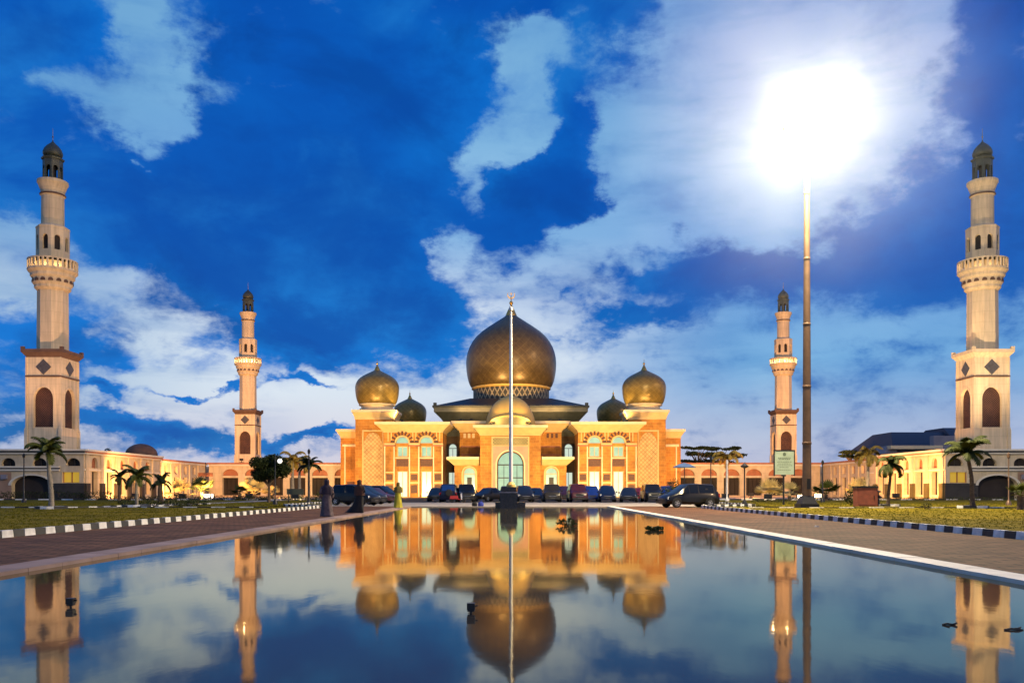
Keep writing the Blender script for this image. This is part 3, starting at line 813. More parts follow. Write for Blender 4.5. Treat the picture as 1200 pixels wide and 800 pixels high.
# centre block
x = 8.35
b = MB(); b.box(-x, x, Y(140.2), Y(150), 0, 10.7); b.build('centre_wall', 'orange_stone', mosque)
cornice_part(-x, x, Y(140.2), Y(150), 10.88, 12.45, 1.25)
for s in (-1, 1):
    for i in range(3):
        u = s * (6.1 + i * .72)
        b = MB(); b.box(u - .2, u + .2, Y(140.1), Y(140.197), 9.75, 10.5); b.build('vent', 'cap_stone' if s < 0 else 'brown_panel', mosque)
    b = MB(); b.box(s * 5.0 if s > 0 else -8.1, 8.1 if s > 0 else -5.0, Y(140.1), Y(140.197), 8.2, 8.45)
    b.box(s * 5.0 if s > 0 else -8.1, 8.1 if s > 0 else -5.0, Y(140.1), Y(140.197), 6.9, 7.1); b.build('trim', 'terracotta', mosque)
# portal block
x = 4.75
b = MB(); b.wall(-x, x, 0, 9.7, Y(133.2), Y(134.4), [(-2.05, 2.05, .02, 5.2, 2.05)])
b.quad((-x, Y(133.2), 0), (-x, Y(133.2), 9.7), (-x, Y(140.2), 9.7), (-x, Y(140.2), 0))
b.quad((x, Y(133.2), 9.7), (x, Y(133.2), 0), (x, Y(140.2), 0), (x, Y(140.2), 9.7))
b.quad((-x, Y(133.2), 9.7), (x, Y(133.2), 9.7), (x, Y(140.2), 9.7), (-x, Y(140.2), 9.7))
b.build('portal_wall', 'orange_stone', mosque)
cornice_part(-x, x, Y(133.2), Y(140.2), 9.88, 11.3, .95)
b = MB(); b.wall(-2.75, 2.75, 0, 8.05, Y(133.08), Y(133.19), [(-2.08, 2.08, .02, 5.2, 2.08)])
b.build('portal_surround', 'pink_stone', mosque)
b = MB(); b.ring(0, 5.2, 2.09, 2.32, Y(132.98), Y(133.077), N=24); b.box(-2.32, -2.09, Y(132.98), Y(133.077), 0, 5.197); b.box(2.09, 2.32, Y(132.98), Y(133.077), 0, 5.197)
b.build('arch_trim', 'cap_stone', mosque)
b = MB(); b.box(-2.75, 2.75, Y(133.06), Y(133.19), 8.2, 9.35); b.build('frieze', 'frieze_lattice', mosque)
b = MB(); b.box(-2.95, 2.95, Y(133.03), Y(133.19), 9.36, 9.55); b.box(-2.95, 2.95, Y(133.03), Y(133.19), 8.06, 8.19)
for s in (-1, 1): b.box(s * 2.76, s * 2.95, Y(133.03), Y(133.19), 0, 9.357)
b.build('portal_frame', 'cream_stone', mosque)
w = lit_window(-2.05, 2.05, .02, 5.2, 2.04, Y(134.1), 'lit_green', .12, 3, fm='black_plinth')
b = MB(); b.box(-1.9, 1.9, Y(134.05), Y(134.098), 3.05, 3.2); b.box(-1.9, 1.9, Y(134.05), Y(134.098), 5.1, 5.25); b.build('transom', 'black_plinth', mosque)
# half dome over the portal with its arched front
b = MB(); b.lathe([(4.05 * cos(a * pi / 24), 5.2 * sin(a * pi / 24)) for a in range(0, 12)] + [(.02, 5.2)], 48)
b.build('porch_dome', 'gold_plaster', mosque, (0, Y(139), 11.303), sharp=60)
b = MB(); N = 16
top = [(3.35 * cos(pi * q / N), 1.55 * sin(pi * q / N)) for q in range(N + 1)]
b.prism([(x_, z_) for x_, z_ in top], Y(134.55), Y(137.0)); b.build('tympanum', 'frieze_lattice', mosque, (0, 0, 11.303))
b = MB(); b.ring(0, 11.305, 3.36, 3.62, Y(134.4), Y(137.0), kz=1.55 / 3.35, N=20); b.build('arch_trim', 'gold_plaster', mosque)

WARM = (1.0, .66, .25)
for s in (-1, 1):
    roof_flood(s * 24.0, Y(113.0), 0, (s * 23.0, Y(138), 8), 18000, WARM, 75)
    roof_flood(s * 15.5, Y(113.0), 0, (s * 15.0, Y(135), 6), 19500, WARM, 75)
    roof_flood(s * 6.2, Y(112.0), 0, (s * 5.0, Y(135), 7), 19500, WARM, 75)
    roof_flood(s * 17.5, Y(137.3), 11.95, (s * 22.05, Y(141), 17.0), 2400, WARM, 80)
    roof_flood(s * 8.2, Y(141.5), 12.46, (s * 1.5, Y(160), 25), 10000, (1, .58, .2), 80)
for s in (-1, 1):
    roof_flood(s * 2.6, Y(133.4), 11.31, (s * .8, Y(136), 14), 520, WARM, 150)
    roof_flood(s * 6.5, Y(141.2), 12.46, (s * 6.5, Y(149.5), 14.6), 1500, WARM, 120)
    roof_flood(s * 10.4, Y(144.5), 10.91, (s * 10.4, Y(151), 14.8), 1100, WARM, 130)

# ================================================================== MINARETS
def minaret(x, y, label, led='minaret_trim'):
    t = thing('minaret', (x, y, 0), label, 'minaret', 'minarets at the corners of the mosque court')
    h = 2.2
    b = MB()
    ops = [(-1.25, 1.25, 9.3, 12.9, 1.55)]
    for k in range(4):
        b.M = Matrix.Rotation(k * pi / 2, 4, 'Z')
        b.wall(-h, h, 0, 18.3, -h, -h + .5, ops)
    b.M = None
    b.build('base', 'minaret_plaster', t)
    b = MB()
    for sx in (-1, 1):
        for sy in (-1, 1):
            b = MB()
            b.frustum(sx * h - .2, sx * h + .2, sy * h - .2, sy * h + .2, 0, sx * h - .2, sx * h + .2, sy * h - .2, sy * h + .2, 8.9)
            b.frustum(sx * h - .2, sx * h + .2, sy * h - .2, sy * h + .2, 8.903, sx * h - .1, sx * h + .1, sy * h - .1, sy * h + .1, 9.4)
            b.box(sx * h - .1, sx * h + .1, sy * h - .1, sy * h + .1, 9.403, 18.3)
            b.build('corner_post', 'minaret_plaster', t)
    b = MB(); b.box(-h + .35, h - .35, -h + .35, h - .35, 9.2, 14.7); b.build('arch_screen', 'brown_lattice', t)
    b = MB()
    for k in range(4):
        b.M = Matrix.Rotation(k * pi / 2, 4, 'Z')
        b.ring(0, 12.9, 1.26, 1.48, -h - .07, -h - .003, kz=1.24)
        b.box(-1.48, -1.26, -h - .07, -h - .003, 9.1, 12.897); b.box(1.26, 1.48, -h - .07, -h - .003, 9.1, 12.897)
    b.build('arch_trim', 'minaret_plaster', t)
    b = MB(); b.box(-h - .13, h + .13, -h - .13, h + .13, 15.75, 15.95); b.build('band', 'minaret_trim', t)
    for k in range(4):
        b = MB(Matrix.Rotation(k * pi / 2, 4, 'Z')); z = 17.05; r = 1.0
        b.prism([(-r, z), (0, z - r), (r, z), (0, z + r)], -h - .06, -h - .003)
        b.build('diamond', 'slate_tile', t)
    b = MB()
    b.frustum(-h, h, -h, h, 18.303, -h - .45, h + .45, -h - .45, h + .45, 18.9)
    b.box(-h - .5, h + .5, -h - .5, h + .5, 18.903, 19.3)
    for sx in (-1, 1):
        for sy in (-1, 1): b.box(sx * (h + .3) - .2, sx * (h + .3) + .2, sy * (h + .3) - .2, sy * (h + .3) + .2, 19.303, 19.62)
    b.build('ledge', led, t)
    o8 = pi / 8
    b = MB(); b.lathe([(2.18, 19.303), (2.12, 27.2)], 8, ph=o8); b.build('shaft', 'minaret_plaster', t, sharp=20)
    b = MB()
    b.lathe([(2.14, 27.203), (2.5, 27.5), (2.5, 27.8), (2.75, 28.1), (2.75, 28.7), (3.05, 29.0), (3.05, 29.35), (3.45, 29.7), (3.45, 29.95)], 16, ph=pi / 16)
    b.build('balcony', 'minaret_plaster', t, sharp=20)
    b = MB()
    for i in range(16):
        b.M = Matrix.Rotation(2 * pi * i / 16, 4, 'Z'); b.arch_panel(-.34, .34, 28.2, 28.3, .3, -2.8, -2.66)
    b.M = None
    b.build('corbel_arch', 'minaret_trim', t)
    b = MB()
    b.lathe([(3.44, 31.0), (3.44, 31.2), (3.22, 31.2), (3.22, 31.0), (3.44, 31.0)], 32)
    for i in range(32):
        b.M = Matrix.Rotation(2 * pi * (i + .5) / 32, 4, 'Z'); b.box(-.13, .13, -3.42, -3.24, 29.95, 31.0)
    b.M = None
    b.build('railing', 'minaret_plaster', t, sharp=20)
    # window stage
    b = MB(); ap = 2.1
    hw = ap * math.tan(pi / 8)
    for k in range(8):
        b.M = Matrix.Rotation(k * pi / 4, 4, 'Z')
        b.wall(-hw, hw, 29.953, 35.3, -ap, -ap + .35, [(-.4, .4, 32.4, 33.9, .42)])
        b.box(-.45, .45, -ap - .1, -ap - .003, 34.9, 35.1) if False else None
    b.M = None
    b.lathe([(2.32, 35.303), (2.32, 35.5), (1.9, 35.75), (1.55, 35.75)], 8, ph=o8)
    b.build('window_stage', 'minaret_plaster', t, sharp=20)
    b = MB(); b.lathe([(1.85, 30), (1.85, 35.2)], 8, ph=o8); b.build('dark_core', 'dark_inside', t)
    b = MB(); b.lathe([(1.58, 35.753), (1.55, 39.6)], 32)
    b.lathe([(1.6, 39.603), (1.75, 39.75), (1.75, 39.9), (1.6, 40.0), (1.7, 40.4), (2.0, 41.1), (2.15, 41.3), (2.15, 41.6)], 32)
    b.build('upper_shaft', 'minaret_plaster', t)
    b = MB(); b.lathe([(1.6, 39.64), (1.8, 39.76), (1.8, 39.88), (1.62, 39.98)], 32); b.build('collar', 'minaret_trim', t)
    # lantern
    b = MB(); ap = 1.28; hw = ap * math.tan(pi / 8)
    for k in range(8):
        b.M = Matrix.Rotation(k * pi / 4, 4, 'Z')
        b.wall(-hw, hw, 41.603, 44.4, -ap, -ap + .2, [(-.32, .32, 41.9, 43.2, .34)])
    b.M = None
    b.lathe([(1.55, 44.403), (1.62, 44.6), (1.3, 44.75)], 8, ph=o8)
    b.build('lantern', 'minaret_green', t, sharp=20)
    b = MB(); b.lathe([(.5, 41.603), (.5, 44.4)], 12); b.build('lantern_core', 'dark_inside', t)
    b = MB(); b.lathe([(1.15, 44.753), (1.36, 45.1), (1.38, 45.4), (1.2, 45.85), (.8, 46.3), (.35, 46.65), (.1, 46.9), (.06, 47.1)], 24)
    d_ = b.build('dome', 'minaret_green', t, sharp=60)
    b = MB(); b.tube([(0, 0, 47.0), (0, 0, 48.6)], [.05, .02], 6); b.lathe([(.0, -.15), (.14, 0), (0, .15)], 8, (0, 0, 47.5)); b.build('finial', 'gold_metal', d_)
    for c in t.children:
        if c.name.split('.')[0] in ('shaft', 'balcony', 'corbel_arch', 'railing', 'window_stage', 'dark_core', 'upper_shaft', 'collar', 'lantern', 'lantern_core', 'dome'):
            c.scale = (.87, .87, 1)
    # balcony floodlights washing the window stage
    for k in (3.5, 4.5, 5.5, 6.5, 2.5, 7.5):
        a = 2 * pi * (k - .5) / 8 + pi / 8 * 0
        lamp('POINT', 'balcony_lamp', (2.4 * cos(a), 2.4 * sin(a), 30.3), BAL_E, (1, .72, .38), t, radius=.08)
    return t
BAL_E = 45
minaret(-60.6, 112, 'tall tan minaret with a dark green top rising behind the left wing')
BAL_E = 25
minaret(61.4, 112, 'tall pale cream minaret with brown lattice arches behind the right wing, nearest the right edge', 'minaret_plaster')
BAL_E = 160
minaret(-60.9, 195, 'smaller distant minaret seen between the left dark dome and the round green tree, balcony glowing')
minaret(61.4, 195, 'smaller distant minaret seen just left of the dark lamp mast, above the green sign')

def minaret_wash(x, y, tx, ty, e, label, z=6.0, tz=26, spot=95, col=(1, .50, .20)):
    f = thing('floodlight', (x, y, z), label, 'floodlight', 'floodlights aimed at the minarets')
    b = MB(); b.box(-.3, .3, -.2, .2, 0, .1); b.box(-.04, .04, -.04, .04, .1, .35); b.box(-.3, .3, -.15, .15, .35, .75)
    b.build('housing', 'black_metal', f)
    lamp('SPOT', 'flood_lamp', (0, 0, .95), e, col, f, Vector((tx - x, ty - y, tz - z)), .2, spot, .6)

# ================================================================== WINGS (arcade buildings)
def wing(s, label):
    t = thing('arcade_building', (s * 52.5, 104, 0), label, 'building', 'wings of the mosque court')
    # local frame: x' runs outward from the court corner (x = s*x'), y' = Y - 104
    def part(name, mats, fn, sharp=35):
        b = MB(Matrix.Diagonal((s, 1, 1, 1))); fn(b); b.flip = s < 0
        o = b.build(name, mats, t, sharp=sharp)
        return o
    # ---- front section, wall at y' = 0, x' from 0 to 26
    fx = {'arch': (4.0, 8.8), 'up': [1.3, 5.4, 9.2, 13.2]}
    ops = [(4.0, 8.8, 0.02, 1.8, 1.2), (.55, 2.65, 2.1, 3.4, 0)] + [(u - .85, u + .85, 4.15, 4.4, .72) for u in fx['up']] + [(10.5, 15.3, .02, 1.8, 1.2)]
    part('wall', ['plaster'], lambda b: b.wall(0, 24, 0, 5.6, 0, .7, ops))
    part('lower_wall', ['rose_plaster'], lambda b: b.wall(8.81, 10.49, 0, 3.4, -.03, -.004, []))
    def band(b):
        b.box(2.9, 24, -.25, -.003, 3.55, 3.75); b.cur = 1; b.box(2.9, 24, -.16, -.003, 3.753, 3.92); b.cur = 0; b.box(2.9, 24, -.3, -.003, 3.923, 4.1)  # black middle strip painted in for the shadow between the mouldings
    part('band', ['plaster_band', 'black_plinth'], band)
    def cor(b):
        b.box(-.25, 24, -.25, 9, 5.603, 5.75); b.cur = 1; b.box(-.15, 24, -.15, 9, 5.753, 5.98); b.cur = 0; b.box(-.35, 24, -.35, 9, 5.983, 6.2)
    part('cornice', ['plaster_band', 'black_plinth'], cor)
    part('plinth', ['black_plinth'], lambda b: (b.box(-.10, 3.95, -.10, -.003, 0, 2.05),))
    part('arch_trim', ['plaster_band'], lambda b: b.ring(6.4, 1.8, 2.42, 2.75, -.12, -.003, kz=1.2 / 2.4, N=20))
    part('arch_inside', ['dark_inside'], lambda b: (b.box(3.9, 15.4, .75, .8, 0, 3.2),))
    for u in (1.08, 2.12):
        w = part('window', ['terracotta'], lambda b: (b.box(u - .52, u - .46, .3, .4, 2.1, 3.4), b.box(u + .46, u + .52, .3, .4, 2.1, 3.4), b.box(u - .46, u + .46, .3, .4, 2.1, 2.16)))
        o = part('pane', ['lit_yellow'], lambda b: (b.box(u - .519, u + .519, .42, .5, 2.1, 3.4),)); o.parent = w
    for u in fx['up']:
        w = part('window', ['black_plinth'], lambda b: (b.ring(u, 4.4, .77, .85, .35, .45, kz=.72 / .85), b.box(u - .03, u + .03, .35, .45, 4.15, 5.1)))
        o = part('pane', ['dark_inside'], lambda b: b.arch_panel(u - .84, u + .84, 4.15, 4.4, .71, .5, .6)); o.parent = w
    part('air_conditioner', ['grey_wall'], lambda b: (b.box(9.2, 9.9, -.40, -.035, 2.55, 3.1),))
    # ---- side wall facing the court: x' = 0, running back along y'
    R = Matrix(((0, 1, 0, 0), (1, 0, 0, 0), (0, 0, 1, 0), (0, 0, 0, 1)))   # wall x -> y', wall y -> x'
    def side(name, mats, fn):
        b = MB(Matrix.Diagonal((s, 1, 1, 1)) @ R); fn(b); b.flip = s > 0
        o = b.build(name, mats, t)
        return o
    bays = [2.7 + 3.85 * i for i in range(5)]
    bays2 = [25.2 + 3.75 * i for i in range(4)]
    ops = []
    for u in bays: ops += [(u - .72, u + .72, 3.95, 4.6, .66), (u - .75, u + .75, .6, 3.5, 0)]
    side('wall', ['plaster'], lambda b: b.wall(.001, 22.4, 0, 5.6, 0, .6, ops))
    ops2 = []
    for u in bays2: ops2 += [(u - .6, u + .6, 3.7, 4.9, 0), (u - .75, u + .75, .4, 3.2, 0)]
    side('wall', ['plaster'], lambda b: b.wall(22.41, 41.9, 0, 5.3, .25, .8, ops2))
    def piers(b):
        for u in [0.6 + 3.85 * i for i in range(6)] : b.box(u - .35, u + .35, -.18, -.003, 2.053, 5.6)
        for u in [23.3 + 3.75 * i for i in range(5)]: b.box(u - .3, u + .3, .1, .247, 0, 5.3)
    side('pier', ['plaster'], piers)
    def sp_(b):
        for u in [0.6 + 3.85 * i for i in range(6)]: b.box(u - .5, u + .5, -.3, -.003, 0, 2.05)
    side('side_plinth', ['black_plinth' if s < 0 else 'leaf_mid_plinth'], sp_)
    def sc(b):
        b.box(0.0, 22.4, -.3, -.003, 5.603, 5.78); b.cur = 1; b.box(0, 22.5, -.4, -.003, 5.783, 5.95); b.cur = 0; b.box(0, 22.6, -.5, -.003, 5.953, 6.2)
        b.box(22.61, 41.9, .0, 8, 5.303, 5.6); b.cur = 1; b.box(22.61, 41.9, -.1, 8, 5.603, 5.85)
        b.cur = 0; b.box(0, 22.4, -.12, -.003, 3.62, 3.8)
    side('cornice', ['plaster_band', 'terracotta'], sc)
    for u in bays:
        w = side('window', ['terracotta'], lambda b: (b.ring(u, 4.6, .63, .72, .3, .4), b.box(u - .72, u - .63, .3, .4, 3.95, 4.6), b.box(u + .63, u + .72, .3, .4, 3.95, 4.6), b.box(u - .03, u + .03, .31, .39, 3.95, 5.2)))
        o = side('pane', ['terracotta'], lambda b: b.arch_panel(u - .715, u + .715, 3.95, 4.6, .655, .42, .5)); o.parent = w
        side('doorway', ['dark_inside'], lambda b: (b.box(u - .75, u + .75, .5, .56, .6, 3.5), b.box(u - .05, u + .05, .35, .497, .6, 3.5)))
    for u in bays2:
        side('window', ['terracotta'], lambda b: (b.box(u - .6, u + .6, .65, .7, 3.7, 4.9),))
        side('doorway', ['dark_inside'], lambda b: (b.box(u - .75, u + .75, .7, .76, .4, 3.2),))
    # ---- back wall across the court's far side, Y = 146
    bb = [-3.9 - 3.83 * i for i in range(6)]
    ops3 = []
    for u in bb: ops3 += [(u - 1.35, u + 1.35, 3.65, 3.7, 1.1), (u - 1.35, u + 1.35, .3, 3.3, 0)]
    part('wall', ['plaster'], lambda b: b.wall(-24.6, -.25, 0, 5.3, 41.9, 42.6, ops3))
    def bc(b):
        b.box(-24.6, -.25, 41.6, 49, 5.303, 5.6); b.cur = 1; b.box(-24.6, -.12, 41.5, 49, 5.603, 5.88)
    part('cornice', ['plaster_band', 'terracotta'], bc)
    for u in bb:
        part('lunette', ['terracotta'], lambda b: b.arch_panel(u - 1.345, u + 1.345, 3.65, 3.7, 1.095, 42.3, 42.4))
        part('doorway', ['dark_inside'], lambda b: (b.box(u - 1.35, u + 1.35, 42.62, 42.7, .3, 3.3), b.box(u - .06, u + .06, 42.4, 42.617, .3, 3.3), b.box(u - .75, u - .68, 42.4, 42.617, .3, 3.3), b.box(u + .68, u + .75, 42.4, 42.617, .3, 3.3)))
    part('step', ['court_stone'], lambda b: (b.box(-24.6, -.6, 40.6, 41.89, -.02, .3), b.box(-24.6, -.6, 39.6, 40.597, -.02, .16)))
    # roofs and body
    part('roof', ['concrete'], lambda b: (b.box(.7, 24, .75, 9, 5.4, 5.59), b.box(.65, 9, 9.01, 41.9, 5.4, 5.58)))
    part('rear_wall', ['plaster'], lambda b: (b.box(9, 9.2, 9.0, 49, 0, 5.4), b.box(-24.6, 9, 48.8, 49, 0, 5.4)))
    return t
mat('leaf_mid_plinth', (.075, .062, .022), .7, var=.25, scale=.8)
wl = wing(-1, 'long arcaded wing left of the court with orange lit side wall and black plinth')
wr = wing(1, 'long arcaded wing right of the court, brightly lit cream side wall with olive plinth')
b = MB(); b.lathe([(2.25, -.35), (2.25, 0), (2.2, .35), (2.0, .8), (1.6, 1.2), (1.05, 1.5), (.5, 1.65), (.02, 1.7)], 32)
b.build('roof_dome', 'minaret_trim', wl, (-2.6, 22, 6.35))
b = MB(); b.lathe([(2.4, 5.3), (2.4, 6.0)], 32); b.build('dome_ring', 'plaster_band', wl, (-2.6, 22, 0))

# dark roofed hall behind the right wing
t = thing('hall_building', (74, 150, 0), 'dark navy hip roofed building rising behind the right wing beside the pale minaret', 'building')
b = MB(); b.box(-7, 7.5, 0, 18, 0, 8.6); b.build('wall', 'grey_wall', t)
b = MB(); b.frustum(-8, 8.5, -1.2, 19, 8.603, -5.6, 7.0, 5, 13, 11.7)
b.frustum(3.0, 8.8, -1.0, 17, 9.6, 4.0, 8.4, 5.2, 12, 12.5); b.build('roof', 'navy_roof', t)
b = MB(); b.box(-1.5, 2.4, -2.4, -1.0, 8.2, 10.6); b.build('gable', 'grey_wall', t)
b = MB(); b.box(-9, 0, -2.6, -.003, 8.3, 8.9); b.cur = 1; b.frustum(-9.9, -7.5, -2, 8, 7.5, -9.0, -7.6, -1, 6, 8.9); b.build('canopy', ['cap_stone', 'grey_stone'], t)
for i in range(3):
    b = MB(); b.box(3.4 + i * 1.2, 4.2 + i * 1.2, -.12, -.003, 7.2, 8.2); b.build('window', 'dark_inside', t)

# ================================================================== MAST LAMP
MXM, MYM = PX(945.5, 57.5), 57.5
mast = thing('lamp_mast', (MXM, MYM, .09), 'tall dark steel floodlight mast with a blazing lamp head on the right lawn', 'lamp mast')
b = MB(); b.box(-.62, .62, -.62, .62, -.12, .22); b.frustum(-.55, .55, -.55, .55, .223, -.34, .34, -.34, .34, .75); b.build('base', 'black_metal', mast)
b = MB(); b.lathe([(.36, .753), (.33, 3.0), (.30, 9), (.25, 16), (.19, 23), (.15, 26.2)], 12); b.build('pole', 'mast_steel', mast)
b = MB()
for z in (4.2, 8.0, 12.2, 16.6, 21.0):
    r = .36 - z * .0078 + .01; b.lathe([(r, z), (r + .02, z + .03), (r + .02, z + .15), (r, z + .18)], 12)
b.build('joint_band', 'mast_steel', mast)
for c in mast.children:
    if c.name.split('.')[0] in ('pole', 'joint_band'): c.scale = (.87, .87, 1)
b = MB(); b.box(-.12, .12, -.40, -.33, 1.2, 1.9); b.build('hatch', 'black_metal', mast)
b = MB()
for i in range(24):
    a0, a1 = 2 * pi * i / 24, 2 * pi * (i + 1) / 24
    b.tube([(1.25 * cos(a0), 1.25 * sin(a0), 25.9), (1.25 * cos(a1), 1.25 * sin(a1), 25.9)], .06, 6)
for i in range(4):
    a = pi / 2 * i + pi / 4; b.tube([(0, 0, 25.9), (1.25 * cos(a), 1.25 * sin(a), 25.9)], .05, 6)
b.lathe([(.22, 25.6), (.3, 25.8), (.3, 26.3), (.0, 26.7)], 12)
b.build('lamp_ring', 'mast_steel', mast)
for i in range(10):
    a = 2 * pi * i / 10
    R = Matrix.Translation((1.5 * cos(a), 1.5 * sin(a), 25.85)) @ Matrix.Rotation(a + pi / 2, 4, 'Z') @ Matrix.Rotation(radians(-25), 4, 'X')
    b = MB(R); b.box(-.36, .36, .0, .22, -.34, .34); h_ = b.build('lamp_housing', 'black_metal', mast)
    b = MB(R); b.box(-.32, .32, -.05, -.003, -.30, .30); b.build('lens', 'lamp_glow', h_)
GLARE = .0030
lamp('POINT', 'mast_light', (-.3, -1.7, 25.3), 120000, (1, .80, .48), mast, radius=1.2)

# added ball of scattering volume, thinning outwards, standing in for lens glare
m = bpy.data.materials.new('glare_volume'); m.use_nodes = True; t = m.node_tree; t.nodes.clear()
pv = t.nodes.new('ShaderNodeVolumePrincipled'); mo = t.nodes.new('ShaderNodeOutputMaterial')
pv.inputs['Color'].default_value = (.80, .90, 1, 1); pv.inputs['Anisotropy'].default_value = 0.0
tcn = t.nodes.new('ShaderNodeTexCoord'); vl = t.nodes.new('ShaderNodeVectorMath'); vl.operation = 'LENGTH'
t.links.new(tcn.outputs['Object'], vl.inputs[0])
mr = t.nodes.new('ShaderNodeMapRange'); mr.interpolation_type = 'SMOOTHERSTEP'
mr.inputs[1].default_value = 0.0; mr.inputs[2].default_value = 17.0; mr.inputs[3].default_value = GLARE; mr.inputs[4].default_value = 0.0
t.links.new(vl.outputs['Value'], mr.inputs[0]); nz = t.nodes.new('ShaderNodeTexNoise'); nz.inputs['Scale'].default_value = .16; nz.inputs['Detail'].default_value = 2
nr = t.nodes.new('ShaderNodeMapRange'); nr.inputs[1].default_value = .33; nr.inputs[2].default_value = .67; nr.inputs[3].default_value = .45; nr.inputs[4].default_value = 1.6
mm = t.nodes.new('ShaderNodeMath'); mm.operation = 'MULTIPLY'
t.links.new(tcn.outputs['Object'], nz.inputs['Vector']); t.links.new(nz.outputs['Fac'], nr.inputs[0]); t.links.new(mr.outputs[0], mm.inputs[0]); t.links.new(nr.outputs[0], mm.inputs[1])
t.links.new(mm.outputs[0], pv.inputs['Density']); t.links.new(pv.outputs[0], mo.inputs['Volume'])
MAT['glare_volume'] = m
b = MB(); b.lathe([(17.0 * sin(pi * i / 16), -17.0 * cos(pi * i / 16)) for i in range(17)], 32)
tag(b.build('lamp_glare', 'glare_volume', None, (MXM, MYM, 25.3)), 'added glowing ball imitating glare round the lamp head', 'lamp_glare', kind='stuff')

# ================================================================== FLAGPOLE
fp = thing('flagpole', (PX(597, 57.5), 57.5, ZW), 'tall white flagpole on a black stepped pedestal in the pool before the portal', 'flagpole')
b = MB(); b.box(-1.0, 1.1, 2.0, 4.4, -.5, .38); b.box(-.62, .52, -.6, 1.997, -.9, 1.05); b.cur = 1; b.box(-.66, .56, -.64, 2.02, 1.053, 1.12); b.cur = 0; b.box(-.56, .46, -.55, 1.9, 1.123, 1.45)
b.build('pedestal', ['black_granite', 'grey_stone'], fp)
b = MB(); b.lathe([(.30, 1.453), (.30, 1.6), (.18, 1.75), (.14, 1.8)], 20, (.1, .3, 0)); b.build('collar', 'gold_plaster', fp)
b = MB(); b.lathe([(.13, 1.803), (.12, 6), (.10, 11), (.075, 13.3)], 16, (.1, .3, 0)); b.build('pole', 'white_pole', fp)
b = MB(); b.lathe([(0.02, 13.303), (.13, 13.4), (.15, 13.5), (.1, 13.62), (0, 13.68)], 12, (.1, .3, 0)); b.build('ball', 'white_pole', fp)

# ================================================================== TREES AND PLANTS
def leaf_cloud(b, c, rad, n, size, r, shell=.55):
    for _ in range(n):
        while True:
            p = Vector((r.uniform(-1, 1), r.uniform(-1, 1), r.uniform(-1, 1)))
            l = p.length
            if 0.05 < l <= 1: break
        p = p / l * (shell + (1 - shell) * r.random()) if r.random() < .75 else p
        q = Vector((c[0] + p.x * rad[0], c[1] + p.y * rad[1], c[2] + p.z * rad[2]))
        nrm = Vector((r.gauss(0, 1), r.gauss(0, 1), r.gauss(.5, 1))).normalized()
        a = nrm.cross(Vector((r.gauss(0, 1), r.gauss(0, 1), r.gauss(0, 1)))).normalized(); d_ = nrm.cross(a)
        s_ = size * r.uniform(.6, 1.3)
        b.quad(q - a * s_ * .5, q + d_ * s_ * .28, q + a * s_ * .5, q - d_ * s_ * .28)

def palm(px, D, top, label, fr=15, L=2.4, m='leaf_palm', tm='bark_pale', lean=0.0, droop=1.0, seed=0, z0=.09, r0=.16, group=None):
    r = random.Random(seed)
    x = PX(px, D)
    t = thing('palm_tree', (x, D, z0), label, 'palm', group or 'palm trees on the lawns')
    H = top - z0
    pts = [(lean * (k / 8) ** 2 * H * .2, .05 * sin(k), H * k / 8 - (.15 if k == 0 else 0)) for k in range(9)]
    b = MB(); b.tube(pts, [r0 * (1.35 if k == 0 else 1.0 - .045 * k) for k in range(9)], 10)
    for k in range(1, 14):
        z = H * k / 14; q = z / H
        b.lathe([(r0 * (1.02 - .36 * q), -.02), (r0 * (1.1 - .36 * q), 0), (r0 * (1.02 - .36 * q), .03)], 10, (lean * q * q * H * .2, .0, z))
    b.build('trunk', tm, t)
    b = MB(); o = Vector(pts[-1])
    for i in range(fr):
        ph = 2 * pi * (i * .618 + r.uniform(-.06, .06)); e0 = radians(r.choice([75, 60, 45, 30, 15, 0]) + r.uniform(-8, 8))
        if i < 2: e0 = radians(82)
        Lf = L * r.uniform(.82, 1.1)
        hx, hy = cos(ph), sin(ph)
        P = []; e = e0; p_ = o.copy(); n = 12
        for k in range(n + 1):
            P.append(p_.copy())
            st = Lf / n
            p_ = p_ + Vector((hx * cos(e), hy * cos(e), sin(e))) * st
            e -= radians(9.5 * droop) * (0.5 + k / n)
        b.tube(P, [.03 * (1 - .8 * k / n) + .006 for k in range(n + 1)], 4)
        side = Vector((-hy, hx, 0))
        for k in range(1, n * 4):
            q = k / (n * 4); idx = min(int(q * n), n - 1); fpos = q * n - idx
            c = P[idx].lerp(P[idx + 1], fpos); tg = (P[idx + 1] - P[idx]).normalized()
            ll = Lf * .29 * (sin(pi * min(1, q * .85 + .12))) ** .7 * r.uniform(.85, 1.1)
            for sgn in (-1, 1):
                dr = (side * sgn * .85 + tg * .55 + Vector((0, 0, -.35 * droop + r.uniform(-.15, .15)))).normalized()
                w = tg * .042
                tip = c + dr * ll + Vector((0, 0, -.12 * ll))
                b.quad(c - w, c + w, c.lerp(tip, .6) + w * .9, tip)
    b.build('crown', m, t, sharp=0)
    return t

